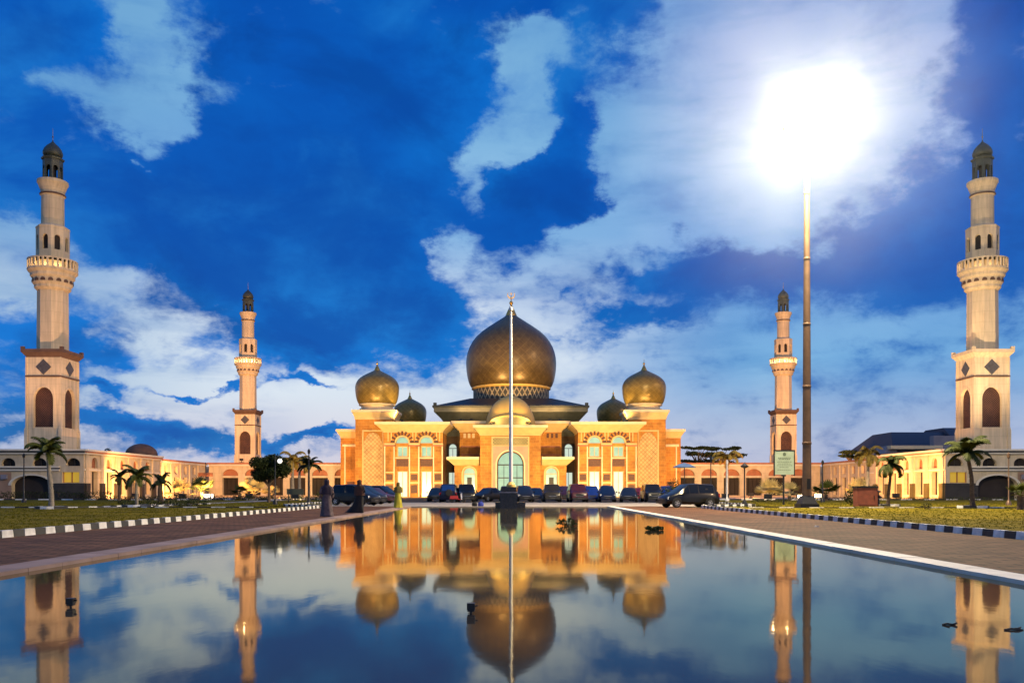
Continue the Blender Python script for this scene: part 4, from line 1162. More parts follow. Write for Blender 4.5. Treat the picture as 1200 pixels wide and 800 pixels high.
def fan_palm(px, D, h, label, m='leaf_lit_fan', seed=0, n=11, z0=.09, trunk=.5, group='spiky fan palms in the garden beds'):
    r = random.Random(seed); t = thing('fan_palm', (PX(px, D), D, z0), label, 'fan palm', group)
    b = MB(); b.tube([(0, 0, -.1), (0, 0, trunk * .5), (0, 0, trunk)], [.22, .18, .2], 8); b.build('trunk', 'bark', t)
    b = MB()
    for i in range(n):
        ph = 2 * pi * i / n + r.uniform(-.2, .2); e = radians(r.uniform(8, 82)); L = (h - trunk) * r.uniform(.75, 1.0)
        d_ = Vector((cos(ph) * cos(e), sin(ph) * cos(e), sin(e))); side = Vector((-sin(ph), cos(ph), 0)); up = d_.cross(side)
        o = Vector((0, 0, trunk)); hub = o + d_ * L * .42
        b.tube([o, hub], .025, 4)
        for k in range(13):
            a = radians(-75 + 150 * k / 12)
            dd = (d_ * cos(a) + side * sin(a) - up * .12 * abs(sin(a))).normalized()
            pp = dd.cross(up).normalized() * L * .036
            ln = L * .58 * (.8 + .2 * cos(a))
            b.quad(hub, hub + dd * ln * .5 - pp, hub + dd * ln + Vector((0, 0, -.05 * L)), hub + dd * ln * .5 + pp)
    b.build('crown', m, t, sharp=0)
    return t

def bush(px, D, w, h, label, m='leaf_dark', n=260, seed=0, name='bush', cat='bush', group='low bushes and hedges in the garden', d=None, z0=.08, size=.14):
    r = random.Random(seed); t = thing(name, (PX(px, D), D, z0), label, cat, group)
    b = MB()
    d = d or min(w, 1.2)
    k = max(1, int(w / max(.5, h)))
    for i in range(k):
        cx = (-.5 + (i + .5) / k) * w
        leaf_cloud(b, (cx, r.uniform(-.1, .1) * d, h * .5), (w / k * .62, d * .5, h * .52 * r.uniform(.8, 1.1)), n // k, size, r)
    b.build('foliage', m, t, sharp=0)
    b = MB()
    for i in range(max(2, k)): 
        x = (-.5 + (i + .5) / max(2, k)) * w * .8; b.tube([(x, 0, -.06), (x + .05, 0, h * .6)], [.03, .015], 5)
    b.build('stem', 'bark', t)
    return t

def tree(px, D, z_trunk, crowns, label, m, n, leaf, seed, tr=.18, name='tree', cat='tree', group='broad trees', z0=.08, shell=.5):
    """crowns: list of (dx, dy, z, rx, ry, rz)"""
    r = random.Random(seed); t = thing(name, (PX(px, D), D, z0), label, cat, group)
    b = MB(); b.tube([(0, 0, -.15), (.04, 0, z_trunk * .5), (0, .03, z_trunk)], [tr * 1.4, tr, tr * .8], 9)
    for c in crowns:
        e = Vector((c[0], c[1], c[2])); o = Vector((0, .03, z_trunk * r.uniform(.75, .98)))
        mid = o.lerp(e, .5) + Vector((r.uniform(-.2, .2), r.uniform(-.2, .2), .1))
        b.tube([o, mid, e], [tr * .55, tr * .36, tr * .12], 6)
    b.build('trunk', 'bark', t)
    tot = sum(c[3] * c[4] * c[5] for c in crowns)
    b = MB()
    for c in crowns:
        leaf_cloud(b, c[:3], c[3:], int(n * c[3] * c[4] * c[5] / tot) + 30, leaf, r, shell)
    b.build('crown', m, t, sharp=0)
    return t

# left lawn
palm(60, 52, 3.6, 'green palm with pale trunk on the left lawn in front of the wing arch', 17, 1.5, lean=-.35, seed=1, z0=.09)
palm(160, 57, 2.1, 'small palm with a pale trunk on the left lawn beside the path', 14, 1.35, seed=2, r0=.11)
palm(188, 84, 2.0, 'short dark palm with thick trunk against the lit left wing', 13, 1.5, 'leaf_dark', 'bark', seed=3, r0=.28)
palm(116 + 24, 92, 2.6, 'dark shaggy palm against the dark doorways of the left wing', 11, 1.35, 'leaf_dark', 'bark', seed=4, r0=.16)
palm(343, 100, 4.7, 'tall golden lit palm, left of the pair right of the round tree', 13, 2.3, 'leaf_lit_gold', 'bark_pale', seed=5, droop=1.5, r0=.2)
palm(351, 104, 4.5, 'tall golden lit palm, right of the pair right of the round tree', 13, 2.3, 'leaf_lit_gold', 'bark_pale', seed=6, droop=1.5, r0=.2)
palm(362, 86, 3.7, 'slim dark palm between the golden pair and the standing people', 13, 1.7, 'leaf_dark', 'bark', seed=7, r0=.14)
fan_palm(236, 100, 3.2, 'dark spiky fan palm beside the white ground light on the left', 'leaf_dark', 11, 12, trunk=.9)
fan_palm(211, 104, 3.0, 'gold lit spiky fan palm in front of the orange left wing', 'leaf_lit_fan', 12, 12)
fan_palm(297, 104, 3.3, 'pale gold lit fan palm left of the round tree', 'leaf_lit_fan', 13, 14, trunk=.6)
fan_palm(318, 112, 2.2, 'low gold fan palm partly behind the round tree', 'leaf_lit_fan', 14, 11)
fan_palm(281, 96, 2.1, 'small dark spiky palm in front of the pale gold fan palm', 'leaf_dark', 15, 11, trunk=.7)
cr = []
r_ = random.Random(5)
for i in range(20):
    a = r_.uniform(0, 2 * pi); e = r_.uniform(-.8, 1); q = r_.uniform(.45, .95)
    cr.append((q * 1.62 * cos(a) * sqrt(1 - .5 * e * e), q * 1.6 * sin(a), 3.05 + 1.35 * e * q, .66, .66, .58))
tree(315, 80, 1.8, cr, 'round dense dark green tree on the left lawn in front of the far wing', 'leaf_dark', 12000, .21, 21, .12, name='round_tree', group='trees on the left lawn')
bush(200, 62, 5.4, .45, 'long low dark hedge behind the small palm on the left lawn', 'leaf_dark', 1500, 31, name='hedge', cat='hedge', d=1.0, size=.10)
bush(152, 63.5, 1.5, .45, 'short low dark hedge piece left of the path palm', 'leaf_dark', 500, 32, name='hedge', cat='hedge', d=1.0, size=.10)
bush(205, 95.5, 21, .55, 'long dark hedge along the foot of the left wing', 'leaf_dark', 2600, 33, name='hedge', cat='hedge', d=1.0, size=.14)
bush(45, 99, 17, 1.1, 'long dark hedge in front of the shaded left wing', 'leaf_dark', 2600, 40, name='hedge', cat='hedge', d=1.0, size=.16)
bush(330, 96, 11, .55, 'dark hedge strip behind the round tree', 'leaf_dark', 1500, 34, name='hedge', cat='hedge', d=1.0, size=.14)
bush(214, 57.5, .6, .42, 'small leafy plant at the kerb, right of the path palm', 'leaf_mid', 160, 35, size=.1)
bush(222, 58.0, .5, .5, 'small rounded plant at the kerb, second right of the path palm', 'leaf_dark', 160, 36, size=.1)
bush(148, 56.5, .35, .5, 'bright green sprout left of the path palm', 'leaf_palm', 80, 37, size=.1)
bush(377, 72, 1.2, 1.1, 'leafy green shrub behind the person in grey', 'leaf_mid', 380, 38, size=.14)
bush(421, 108, 1.5, 1.6, 'dark brown shrub against the mosque corner', 'leaf_dark', 300, 39, size=.2)
# right lawn
palm(1140, 54, 3.55, 'dark palm on the right lawn in front of the cream minaret', 18, 1.75, 'leaf_mid', 'bark', lean=-.5, seed=41, r0=.15)
palm(1041, 60, 3.0, 'leaning palm right of the rust red box on the right lawn', 15, 1.45, 'leaf_mid', 'bark', lean=.45, seed=42, r0=.12, droop=1.5)
palm(1017, 96, 5.1, 'tall golden palm rising above the right wing behind the red box', 14, 2.2, 'leaf_lit_gold', 'bark_pale', seed=43, droop=1.5, r0=.2)
palm(852, 105, 5.0, 'tall golden lit palm in front of the flat topped dark trees', 13, 2.6, 'leaf_lit_gold', 'bark_pale', seed=44, droop=1.6, r0=.22)
fan_palm(903, 98, 3.0, 'gold lit fan palm left of the green sign', 'leaf_lit_fan', 51, 13)
fan_palm(925, 92, 2.5, 'gold green fan palm behind the green sign post', 'leaf_lit_fan', 52, 11)
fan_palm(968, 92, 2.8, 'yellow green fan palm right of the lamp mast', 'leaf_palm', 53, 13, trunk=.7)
fan_palm(1008, 100, 3.2, 'pale gold fan palm behind the rust red box', 'leaf_lit_fan', 54, 13)
fan_palm(1196, 50, 1.9, 'bright leafy young palm at the right edge of the photo', 'leaf_palm', 55, 10, trunk=.8)
def flat_tree(px, D, label, seed, tiers):
    r = random.Random(seed); cr = []
    for z, rad, k in tiers:
        for i in range(k):
            a = r.uniform(0, 2 * pi); q = rad * r.random() ** .5
            cr.append((q * cos(a), q * sin(a) * .7, z + r.uniform(-.18, .18), 1.25, 1.1, .26))
    tree(px, D, tiers[0][0], cr, label, 'leaf_dark', 3600, .34, seed, .22, name='umbrella_tree', group='flat topped trees beyond the court', shell=.3)
flat_tree(818, 152, 'flat topped dark tree right of the mosque, left of the two', 61, [(6.2, 3.2, 9), (7.6, 3.4, 10), (8.6, 2.4, 7)])
flat_tree(845, 156, 'flat topped dark tree right of the mosque, right of the two', 62, [(6.0, 3.6, 10), (7.4, 4.0, 11), (8.7, 2.6, 7)])
flat_tree(997, 165, 'distant dark flat topped tree above the right wing roof', 63, [(7.6, 2.2, 7), (8.4, 1.4, 5)])
tree(124, 150, 6.3, [(0, 0, 7.3, 1.0, 1.0, .7), (.3, 0, 8.0, .6, .6, .5), (-1.2, 0, 6.9, .7, .7, .4)], 'small dark tree showing above the left wing roof', 'leaf_dark', 500, .3, 64, .15)
bush(798, 72, 3.0, 1.6, 'dark leafy shrubs between the mosque and the black van', 'leaf_dark', 700, 71, size=.2)
bush(903, 80, 3.6, .35, 'low dark hedge in front of the sign post', 'leaf_dark', 600, 72, name='hedge', cat='hedge', d=1.0, size=.1)
bush(1000, 62, 1.1, 1.25, 'dark bush beside the rust red box', 'leaf_dark', 460, 73, size=.15)
bush(1086, 50, .55, .45, 'little round dark bush between the two right palms', 'leaf_dark', 200, 74, size=.08)
bush(1060, 95.5, 26, .4, 'long low clipped hedge along the foot of the right wing', 'leaf_mid', 2600, 75, name='hedge', cat='hedge', d=.8, size=.12)
bush(790, 108, 1.3, 2.6, 'narrow dark shrub at the right corner of the mosque', 'leaf_dark', 360, 76, size=.2)

def tree_ring(px, D, label, R=.9):
    b = MB(); n = 14
    for i in range(n):
        a0, a1 = 2 * pi * i / n, 2 * pi * (i + 1) / n - .02; b.cur = (i // 2) % 2
        q = [(R * cos(a0), R * sin(a0)), (R * cos(a1), R * sin(a1)), ((R - .16) * cos(a1), (R - .16) * sin(a1)), ((R - .16) * cos(a0), (R - .16) * sin(a0))]
        b._add([(x, y, -.1) for x, y in q] + [(x, y, .16) for x, y in q], [(4, 5, 6, 7), (0, 1, 5, 4), (1, 2, 6, 5), (2, 3, 7, 6), (3, 0, 4, 7)])
    o = b.build('tree_ring', ['kerb_black', 'kerb_white'], None, (PX(px, D), D, .09))
    tag(o, label, 'planter ring', 'painted rings round the palms')
tree_ring(60, 52, 'black and white painted ring round the left lawn palm with pale trunk')
tree_ring(160, 57, 'black and white painted ring round the small palm beside the path')
tree_ring(1140, 54, 'painted ring round the dark palm before the cream minaret')
tree_ring(1041, 60, 'painted ring round the leaning palm by the rust red box', .8)

# ================================================================== STREET FURNITURE
def post(px, D, top, label, head='lantern', m='black_metal', r=.06, lit=False):
    t = thing('lamp_post', (PX(px, D), D, .09), label, 'lamp post', 'lamp posts in the garden')
    H = top - .09
    b = MB(); b.lathe([(.20, -.1), (.20, .12), (.13, .3), (r, .45), (r * .8, H)], 12); b.build('pole', m, t)
    if head == 'globe':
        b = MB(); b.tube([(0, 0, H - .3), (.18, 0, H - .1), (.34, 0, H - .25)], .025, 6); b.build('arm', m, t)
        b = MB(); b.lathe([(0, -.2), (.14, -.14), (.2, 0), (.14, .14), (0, .2)], 16, (.36, 0, H - .5)); b.build('globe', 'globe_glow', t)
    elif head == 'cap':
        b = MB(); b.lathe([(.07, H - .35), (.28, H - .25), (.30, H - .18), (.06, H), (0, H + .06)], 16); b.build('lamp_cap', m, t)
    elif head == 'sign':
        b = MB(); b.box(-.9, .9, -.08, -.02, H * .62, H * .62 + .45); b.build('sign_board', 'brown_panel', t)
    else:
        b = MB(); b.lathe([(.04, H), (.11, H + .05), (.13, H + .3), (.05, H + .4), (0, H + .5)], 8); b.build('lantern', m, t)
    return t
post(28, 78, 4.15, 'dark lamp post on the left lawn in front of the shaded wing')
post(241, 105, 4.6, 'thin dark post with a brown board beside the white ground light', 'sign')
post(322.5, 67, 4.0, 'slim lamp post with one pale globe in front of the round tree', 'globe', r=.05)
post(362, 75, 4.4, 'dark lamp post just left of the person in grey')
post(833, 83, 4.1, 'dark lamp post behind the roof of the black van')
post(872.5, 63.5, 3.2, 'dark lamp post with a capped head right of the black van', 'cap')
post(852, 88, 3.9, 'white slender post between the two dark lamp posts', m='white_pole', r=.07)
post(964, 80, 3.6, 'thin dark post right of the lamp mast')
post(1182, 64, 3.6, 'pale post in front of the arch near the right edge', m='mast_steel', r=.05)

# green sign
sg = thing('sign_board', (PX(919, 66), 66, .09), 'square pale green notice board on one post left of the lamp mast', 'sign')
D = 66; z0, z1 = PZ(556, D) - .09, PZ(528, D) - .09; hw = 11.2 * D / F
b = MB(); b.tube([(-.05, 0, -.1), (-.05, 0, z0)], .07, 10); b.box(-.2, .1, -.12, .12, z0 - .12, z0 - .003); b.build('post', 'black_metal', sg)
b = MB(); b.box(-hw, hw, -.05, .05, z0, z1); b.build('panel', 'sign_panel', sg)
b = MB(); f_ = .07
b.box(-hw - f_, -hw - .002, -.08, .08, z0 - .1, z1 + f_); b.box(hw + .002, hw + f_, -.08, .08, z0 - .1, z1 + f_)
b.box(-hw, hw, -.08, .08, z1 + .002, z1 + f_); b.build('frame', 'black_metal', sg)
b = MB(); r_ = random.Random(3)
b.lathe([(0, 0), (.12, .0), (.12, .012), (0, .012)], 6) if False else None
b.prism([(.13 * cos(a * pi / 4 + pi / 8), z1 - .27 + .15 * sin(a * pi / 4 + pi / 8)) for a in range(8)], -.058, -.051)
b.build('crest', 'sign_ink', sg)
b = MB()
for i, (w_, zz) in enumerate(((.50, .52), (.44, .62), (.56, .84), (.50, .98), (.58, 1.12), (.38, 1.26), (.54, 1.46))):
    x = -w_
    while x < w_ - .05:
        l = r_.uniform(.06, .17); b.box(x, min(x + l, w_), -.056, -.051, z1 - zz - (.06 if i < 2 else .035), z1 - zz); x += l + .035
b.build('lettering', 'sign_ink', sg)

# rust red box and pump, parasol, bench
t = thing('utility_box', (PX(1014, 60), 60, .09), 'rust red utility box with a black lid on the right lawn', 'utility box')
b = MB(); b.box(-.70, .70, -.4, .4, -.1, 1.28); b.build('body', 'rust_red', t)
b = MB(); b.box(-.74, .74, -.44, .44, 1.283, 1.42); b.build('lid', 'black_metal', t)
b = MB(); b.box(-.6, .6, -.412, -.403, .1, 1.15); b.cur = 1; b.box(.42, .47, -.45, -.413, .55, .75); b.build('door', ['rust_red', 'black_metal'], t)
t = thing('garden_lamp', (PX(1028.5, 60), 60, .09), 'squat black garden lamp between the red box and the leaning palm', 'garden lamp')
b = MB(); b.lathe([(.16, -.08), (.16, .1), (.12, .5), (.12, .52)], 12); b.build('pedestal', 'black_metal', t)
b = MB(); b.lathe([(.12, .523), (.3, .6), (.3, .66), (.1, .8)], 12); b.lathe([(.1, .8), (.1, .95), (.26, 1.0), (.2, 1.08), (0, 1.14)], 12); b.build('hood', 'black_metal', t)
t = thing('parasol', (PX(802, 82), 82, 0), 'pale blue parasol on a dark pole beside the mosque corner', 'parasol')
b = MB(); b.tube([(0, 0, 0), (0, 0, 3.6)], .04, 8); b.lathe([(.3, 0), (.3, .08), (.05, .12)], 12); b.build('pole', 'black_metal', t)
b = MB(); b.lathe([(1.1, 3.38), (1.12, 3.42), (.6, 3.68), (.02, 3.85)], 8); b.build('canopy', 'parasol_blue', t)
t = thing('notice_stand', (PX(346, 76), 76, .09), 'low dark green board on two legs in front of the golden palms', 'sign')
b = MB(); b.box(-.75, .75, -.04, .04, .75, 1.25); b.build('board', 'minaret_green', t)
for x in (-.6, .6):
    b = MB(); b.box(x - .03, x + .03, -.03, .03, -.08, .747); b.build('leg', 'black_metal', t)

def ground_flood(px, D, target, e, label, lens=True, col=(1, .46, .13), spot=125):
    x = PX(px, D); t = thing('floodlight', (x, D, .05), label, 'floodlight', 'ground floodlights by the wings')
    b = MB(); b.box(-.25, .25, -.2, .2, -.05, .1); b.box(-.05, .05, -.05, .05, .1, .25); b.box(-.4, .4, -.12, .2, .25, .75); b.build('housing', 'black_metal', t)
    b = MB(); b.box(-.36, .36, .203, .22, .29, .71)
    if lens: b.box(-.36, .36, -.14, -.123, .29, .71)
    b.build('lens', 'flood_glow', t)
    lamp('SPOT', 'flood_lamp', (0, .4, .8), e * 4.2, col, t, Vector(target) - Vector((x, D + .4, .85)), .15, spot, .6)
ground_flood(158, 109, (-53, 116, 4.5), 1900, 'small floodlight hidden by the hedge, washing the left wing side wall', False)
ground_flood(207, 126, (-53, 132, 3.5), 1800, 'small floodlight near the gold fan palm, washing the left wing', False)
ground_flood(243, 98, (-50, 146, 4), 5200, 'glowing white floodlight on the left lawn beside the dark fan palm')
ground_flood(246.5, 98.6, (-44, 146, 3), 600, 'second glowing floodlight close to the post with a brown board')
ground_flood(318, 128, (-36, 146, 3), 2600, 'small floodlight behind the round tree, washing the far left wing', False)
ground_flood(880, 126, (40, 146, 3), 2600, 'small floodlight behind the capped lamp post, washing the far right wing', False)
ground_flood(938, 97, (45, 146, 3), 4200, 'glowing floodlight low beside the foot of the lamp mast')
ground_flood(958, 101, (52, 138, 3), 1500, 'glowing white floodlight right of the lamp mast')
ground_flood(1008, 112, (53, 124, 4), 2600, 'small floodlight behind the red box, washing the right wing', False)
ground_flood(1050, 104, (53, 112, 4), 2600, 'small floodlight behind the leaning palm, washing the right wing', False)
for px_, D_, tx_, ty_, lb_ in ((292, 99, 297, 104, 'tiny added uplight in front of the pale gold fan palm left of the round tree'), (346, 94, 347, 102, 'tiny added uplight in front of the tall golden palm pair'),
                               (900, 92, 903, 98, 'tiny added uplight in front of the gold fan palm left of the green sign'), (1006, 94, 1008, 100, 'tiny added uplight in front of the pale gold fan palm behind the red box'),
                               (850, 98, 852, 105, 'tiny added uplight in front of the tall golden palm by the flat topped trees'), (214, 98, 211, 104, 'tiny added uplight in front of the gold fan palm before the left wing')):
    ground_flood(px_, D_, (PX(tx_, ty_), ty_, 2.6), 190, lb_, False, (1, .62, .26), 110)  # unseen uplights, added to brighten the palms from the front
minaret_wash(-48, 150, -60.9, 195, 120000, 'small black floodlight on the far left wing roof, aimed at the distant left minaret')
minaret_wash(48, 150, 61.4, 195, 120000, 'small black floodlight on the far right wing roof, aimed at the distant right minaret')
minaret_wash(50, 93, 61.4, 112, 42000, 'small added floodlight on the right lawn edge, aimed up at the cream minaret', .1, 30, 62, (1, .74, .44))  # this and the next: unseen lamps added to brighten the near minarets
minaret_wash(-50, 93, -60.6, 112, 26000, 'small added floodlight on the left lawn edge, aimed up at the tan minaret', .1, 30, 62, (1, .56, .30))

# ================================================================== CARS
def car(x, y, rz, paint, shape, label, group='cars parked in front of the mosque', spare=False, glass='sky_tint_glass', name='car'):
    P = {'mpv':   (4.2, 1.70, 1.66, [(0, .52, .60, .80, .70), (.05, .74, .80, .94, .84), (.20, .92, .99, 1, .87), (.43, .97, 1.58, 1, .72), (.60, .98, 1.0, 1, .73), (.90, .99, .965, 1, .72), (.985, .98, .60, .97, .80), (1, .7, .5, .92, .84)]),
         'suv':   (4.5, 1.80, 1.82, [(0, .62, .72, .84, .76), (.04, .90, .98, .95, .86), (.27, 1.05, 1.12, 1, .88), (.40, 1.08, 1.72, 1, .76), (.60, 1.08, 1.0, 1, .77), (.95, 1.08, .985, 1, .76), (.985, 1.06, .62, .98, .84), (1, .8, .5, .94, .86)]),
         'sedan': (4.4, 1.74, 1.46, [(0, .50, .58, .80, .70), (.05, .68, .74, .94, .84), (.27, .86, .93, 1, .86), (.43, .90, 1.40, 1, .68), (.62, .92, 1.0, 1, .68), (.80, .93, .70, 1, .82), (.95, .90, .66, .96, .84), (1, .7, .5, .9, .8)])}
    L, Wd, H, st = P[shape]
    root = thing(name, (x, y, 0), label, 'car', group, rz)
    hw = Wd / 2; zb = .24
    rings = []
    for i, (t, zB, zT, fb, ft) in enumerate(st):
        yy = -L / 2 + t * L
        zt = H * zT if i >= 4 else zT
        if i == 3: zt = H * .975
        zBelt = min(zB, zt - .03)
        w = hw * fb; wt = hw * ft
        z0 = zb + (.10 if i in (0, 7) else 0)
        R = [(-w * .86, z0), (-w, z0 + .14), (-w * 1.0, (z0 + zBelt) / 2 + .05), (-w * .975, zBelt), (-wt, zt - .02), (-wt * .86, zt + .015), (0, zt + .03),
             (wt * .86, zt + .015), (wt, zt - .02), (w * .975, zBelt), (w, (z0 + zBelt) / 2 + .05), (w, z0 + .14), (w * .86, z0)]
        rings.append([Vector((a, yy, c)) for a, c in R])
    n = len(rings[0]); vs = [v for R in rings for v in R]; fs = []
    for i in range(len(rings) - 1):
        for j in range(n):
            j2 = (j + 1) % n
            fs.append((i * n + j, (i + 1) * n + j, (i + 1) * n + j2, i * n + j2))
    fs.append(tuple(range(n))); fs.append(tuple((len(rings) - 1) * n + j for j in range(n - 1, -1, -1)))
    b = MB(); b._add(vs, fs)
    body = b.build('body', paint, root, sharp=40)
    def pane(nm, a, c, d_, e, inset, parent, m_=glass, off=.012):
        ctr = (a + c + d_ + e) / 4
        nrm = (c - a).cross(e - a).normalized()
        if nrm.dot(ctr - Vector((0, 0, .8))) < 0: nrm = -nrm
        q = [p.lerp(ctr, inset) for p in (a, c, d_, e)]
        b = MB(); o_ = nrm * off; i_ = nrm * .02
        b._add([p + o_ for p in q] + [p - i_ for p in q], [(0, 1, 2, 3), (7, 6, 5, 4), (0, 4, 5, 1), (1, 5, 6, 2), (2, 6, 7, 3), (3, 7, 4, 0)])
        return b.build(nm, m_, parent, sharp=0)
    r2, r3, r4, r5, r6 = rings[2], rings[3], rings[4], rings[5], rings[6]
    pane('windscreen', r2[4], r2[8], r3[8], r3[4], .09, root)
    for a_, b_ in ((3, 4), (9, 8)):
        pane('side_window', r2[a_].lerp(r3[a_], .45), r3[a_], r3[b_], r2[b_].lerp(r3[b_], .62), .14, root, 'side_glass')
        pane('side_window', r3[a_], r4[a_], r4[b_], r3[b_], .10, root, 'side_glass')
        pane('side_window', r4[a_], r5[a_], r5[b_], r4[b_], .10, root, 'side_glass')
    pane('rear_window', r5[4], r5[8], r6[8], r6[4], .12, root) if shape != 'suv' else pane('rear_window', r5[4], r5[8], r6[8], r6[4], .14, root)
    rw = .32 if shape != 'suv' else .37
    for sx in (-1, 1):
        for wy in (-L / 2 + L * .19, L / 2 - L * .19):
            RM = Matrix.Translation((sx * (hw - .10), wy, rw)) @ Matrix.Rotation(sx * pi / 2, 4, 'Y')
            b = MB(RM); b.lathe([(rw * .62, -.1), (rw * .95, -.11), (rw, -.06), (rw, .08), (rw * .95, .125), (rw * .62, .13)], 20)
            ty = b.build('wheel', 'tyre', root)
            b = MB(RM); b.lathe([(rw * .60, .10), (rw * .60, .135), (rw * .5, .125), (rw * .12, .12), (rw * .1, .14), (0, .14)], 20)
            for k in range(5):
                b.M = RM @ Matrix.Rotation(2 * pi * k / 5, 4, 'Z'); b.box(-.03, .03, rw * .1, rw * .56, .126, .142)
            b.build('rim', 'rim', ty)
            b = MB(Matrix.Translation((sx * (hw + .003), wy, rw))); 
            b.M = b.M @ Matrix.Rotation(pi / 2 * sx, 4, 'Z')
            b.ring(0, 0, rw * 1.06, rw * 1.2, -.015, .05, radians(-12), radians(192), 12); b.build('wheel_arch', 'grille', root)
        f1 = rings[1]
        zz = st[1][1] - .06; yy = -L / 2 + .05 * L
        b = MB(); b.lathe([(0, -.07), (.13, -.05), (.17, 0), (.13, .05), (0, .07)], 14, (sx * hw * .70, yy + .05, zz), sy=1.0)
        b.frustum(sx * hw * .70 - .17, sx * hw * .70 + .17, yy - .10, yy + .05, zz - .09, sx * hw * .70 - .15, sx * hw * .70 + .15, yy - .03, yy + .08, zz + .10)
        b.build('headlight', 'headlamp', root)
        b = MB(); b.box(sx * hw * .86 - .09, sx * hw * .86 + .09, L / 2 - .10, L / 2 - .0, .72, .98); b.build('tail_light', 'tail_lamp', root)
        b = MB(); b.box(sx * (hw + .02), sx * (hw + .17), -L / 2 + L * .30, -L / 2 + L * .30 + .1, st[2][1] + .02, st[2][1] + .17); b.build('mirror', paint, root)
    b = MB(); b.box(-hw * .42, hw * .42, -L / 2 - .02, -L / 2 + .12, .52, .66 if shape != 'suv' else .84); b.build('grille', 'grille', root)
    b = MB(); b.box(-hw * .8, hw * .8, -L / 2 - .06, -L / 2 + .12, .30, .46); b.build('bumper', 'grille' if shape == 'suv' else paint, root)
    b = MB(); b.box(-.22, .22, -L / 2 - .075, -L / 2 - .062, .36, .46); b.build('number_plate', 'plate', root)
    b = MB(); b.box(-hw * .45, hw * .45, -L / 2 - .03, -L / 2 - .021, .60, .63); b.build('trim', 'chrome', root)
    if spare:
        b = MB(); b.M = Matrix.Translation((-.1, L / 2 + .02, .95)) @ Matrix.Rotation(-pi / 2, 4, 'X')
        b.lathe([(.18, 0), (.34, -.02), (.36, .06), (.34, .16), (.2, .18), (.0, .17)], 20); b.build('spare_wheel', 'tyre', root)
    return root

def cx(px, D): return PX(px, D)
yc = 87.5
car(cx(614, yc), yc, .10, 'paint_charcoal', 'mpv', 'dark car with a blue reflecting windscreen just right of the flagpole pedestal')
car(cx(628, 97), 97, 0, 'paint_navy', 'sedan', 'dark blue car parked one row back, right of the flagpole')
car(cx(646.5, yc), yc, 0, 'paint_bronze', 'suv', 'tall dark bronze off-roader facing the pool, third from the flagpole')
car(cx(660, 98), 98, 0, 'paint_maroon', 'mpv', 'dark red car half hidden behind the bronze and maroon off-roaders')
car(cx(676.5, yc), yc, .04, 'paint_maroon', 'suv', 'tall maroon off-roader facing the pool')
car(cx(692.5, 93), 93, 0, 'paint_blue', 'mpv', 'bright blue small car between the maroon off-roader and a dark car')
car(cx(711, yc), yc, -.05, 'paint_navy', 'mpv', 'navy car facing the pool right of the bright blue car')
car(cx(737, yc), yc, -.16, 'paint_charcoal', 'sedan', 'low dark saloon with a wide blue windscreen, left of the dark van')
car(cx(748, 98), 98, 0, 'paint_red', 'sedan', 'red car peeping out behind the low dark saloon')
car(cx(763.5, yc + 1), yc + 1, 0, 'paint_charcoal', 'suv', 'dark van like car at the right end of the row facing the pool')
car(cx(781, 97), 97, 0, 'paint_blue', 'mpv', 'blue car behind the front of the black van')
car(cx(806, 60.5), 60.5, radians(-72), 'paint_black', 'mpv', 'glossy black people carrier seen from its left side on the right paving', 'cars near the pool')
car(cx(527, yc), yc, pi, 'paint_navy', 'suv', 'dark off-roader seen from behind with a spare wheel on its back', spare=True)
car(cx(546, yc + .3), yc + .3, .12, 'paint_black', 'suv', 'black off-roader with round lamps facing the pool, left of the flagpole')
car(cx(512, 93), 93, 0, 'paint_black', 'sedan', 'dark car half hidden left of the off-roader with a spare wheel')
car(cx(573, 92), 92, radians(-35), 'paint_charcoal', 'sedan', 'dark saloon with pale headlights parked just left of the flagpole pedestal')
car(cx(594, 98), 98, 0, 'paint_navy', 'mpv', 'dark car hidden behind the flagpole pedestal')
ga = 'cars parked side by side at the left of the forecourt'
car(cx(416, 69), 69, radians(62), 'paint_black', 'mpv', 'nearest of the dark cars parked side by side behind the person in black', ga)
car(cx(426, 74), 74, radians(60), 'paint_charcoal', 'mpv', 'second of the dark cars parked side by side left of the forecourt', ga)
car(cx(437, 79.5), 79.5, radians(58), 'paint_maroon', 'sedan', 'dark maroon car, third of those parked side by side at the left', ga)
car(cx(447, 85.5), 85.5, radians(56), 'paint_black', 'mpv', 'farthest of the dark cars parked side by side, behind the person in yellow', ga)

# small red and white scooter, bags
t = thing('motor_scooter', (cx(536, 83.5), 83.5, 0), 'small red and white motor scooter in front of the black off-roaders', 'scooter', rz=radians(75))
for yy in (-.6, .6):
    b = MB(Matrix.Translation((0, yy, .24)) @ Matrix.Rotation(pi / 2, 4, 'Y')); b.lathe([(.12, -.05), (.22, -.06), (.25, 0), (.22, .06), (.12, .05)], 16); w_ = b.build('wheel', 'tyre', t)
    b = MB(Matrix.Translation((0, yy, .24)) @ Matrix.Rotation(pi / 2, 4, 'Y')); b.lathe([(.12, -.03), (.12, .03)], 12); b.build('rim', 'rim', w_)
b = MB(); b.frustum(-.14, .14, -.1, .75, .35, -.11, .11, .0, .7, .68); b.box(-.13, .13, -.45, -.1, .28, .35); b.build('body', 'cloth_red', t)
b = MB(); b.frustum(-.17, .17, -.52, -.44, .3, -.14, .14, -.42, -.36, .9); b.build('leg_shield', 'cloth_white', t)
b = MB(); b.box(-.12, .12, .0, .7, .683, .76); b.build('seat', 'tyre', t)
b = MB(); b.tube([(0, -.58, .24), (0, -.42, .9), (0, -.4, .98)], .03, 6); b.tube([(-.3, -.34, 1.0), (0, -.4, .98), (.3, -.34, 1.0)], .02, 6); b.build('handlebar', 'chrome', t)
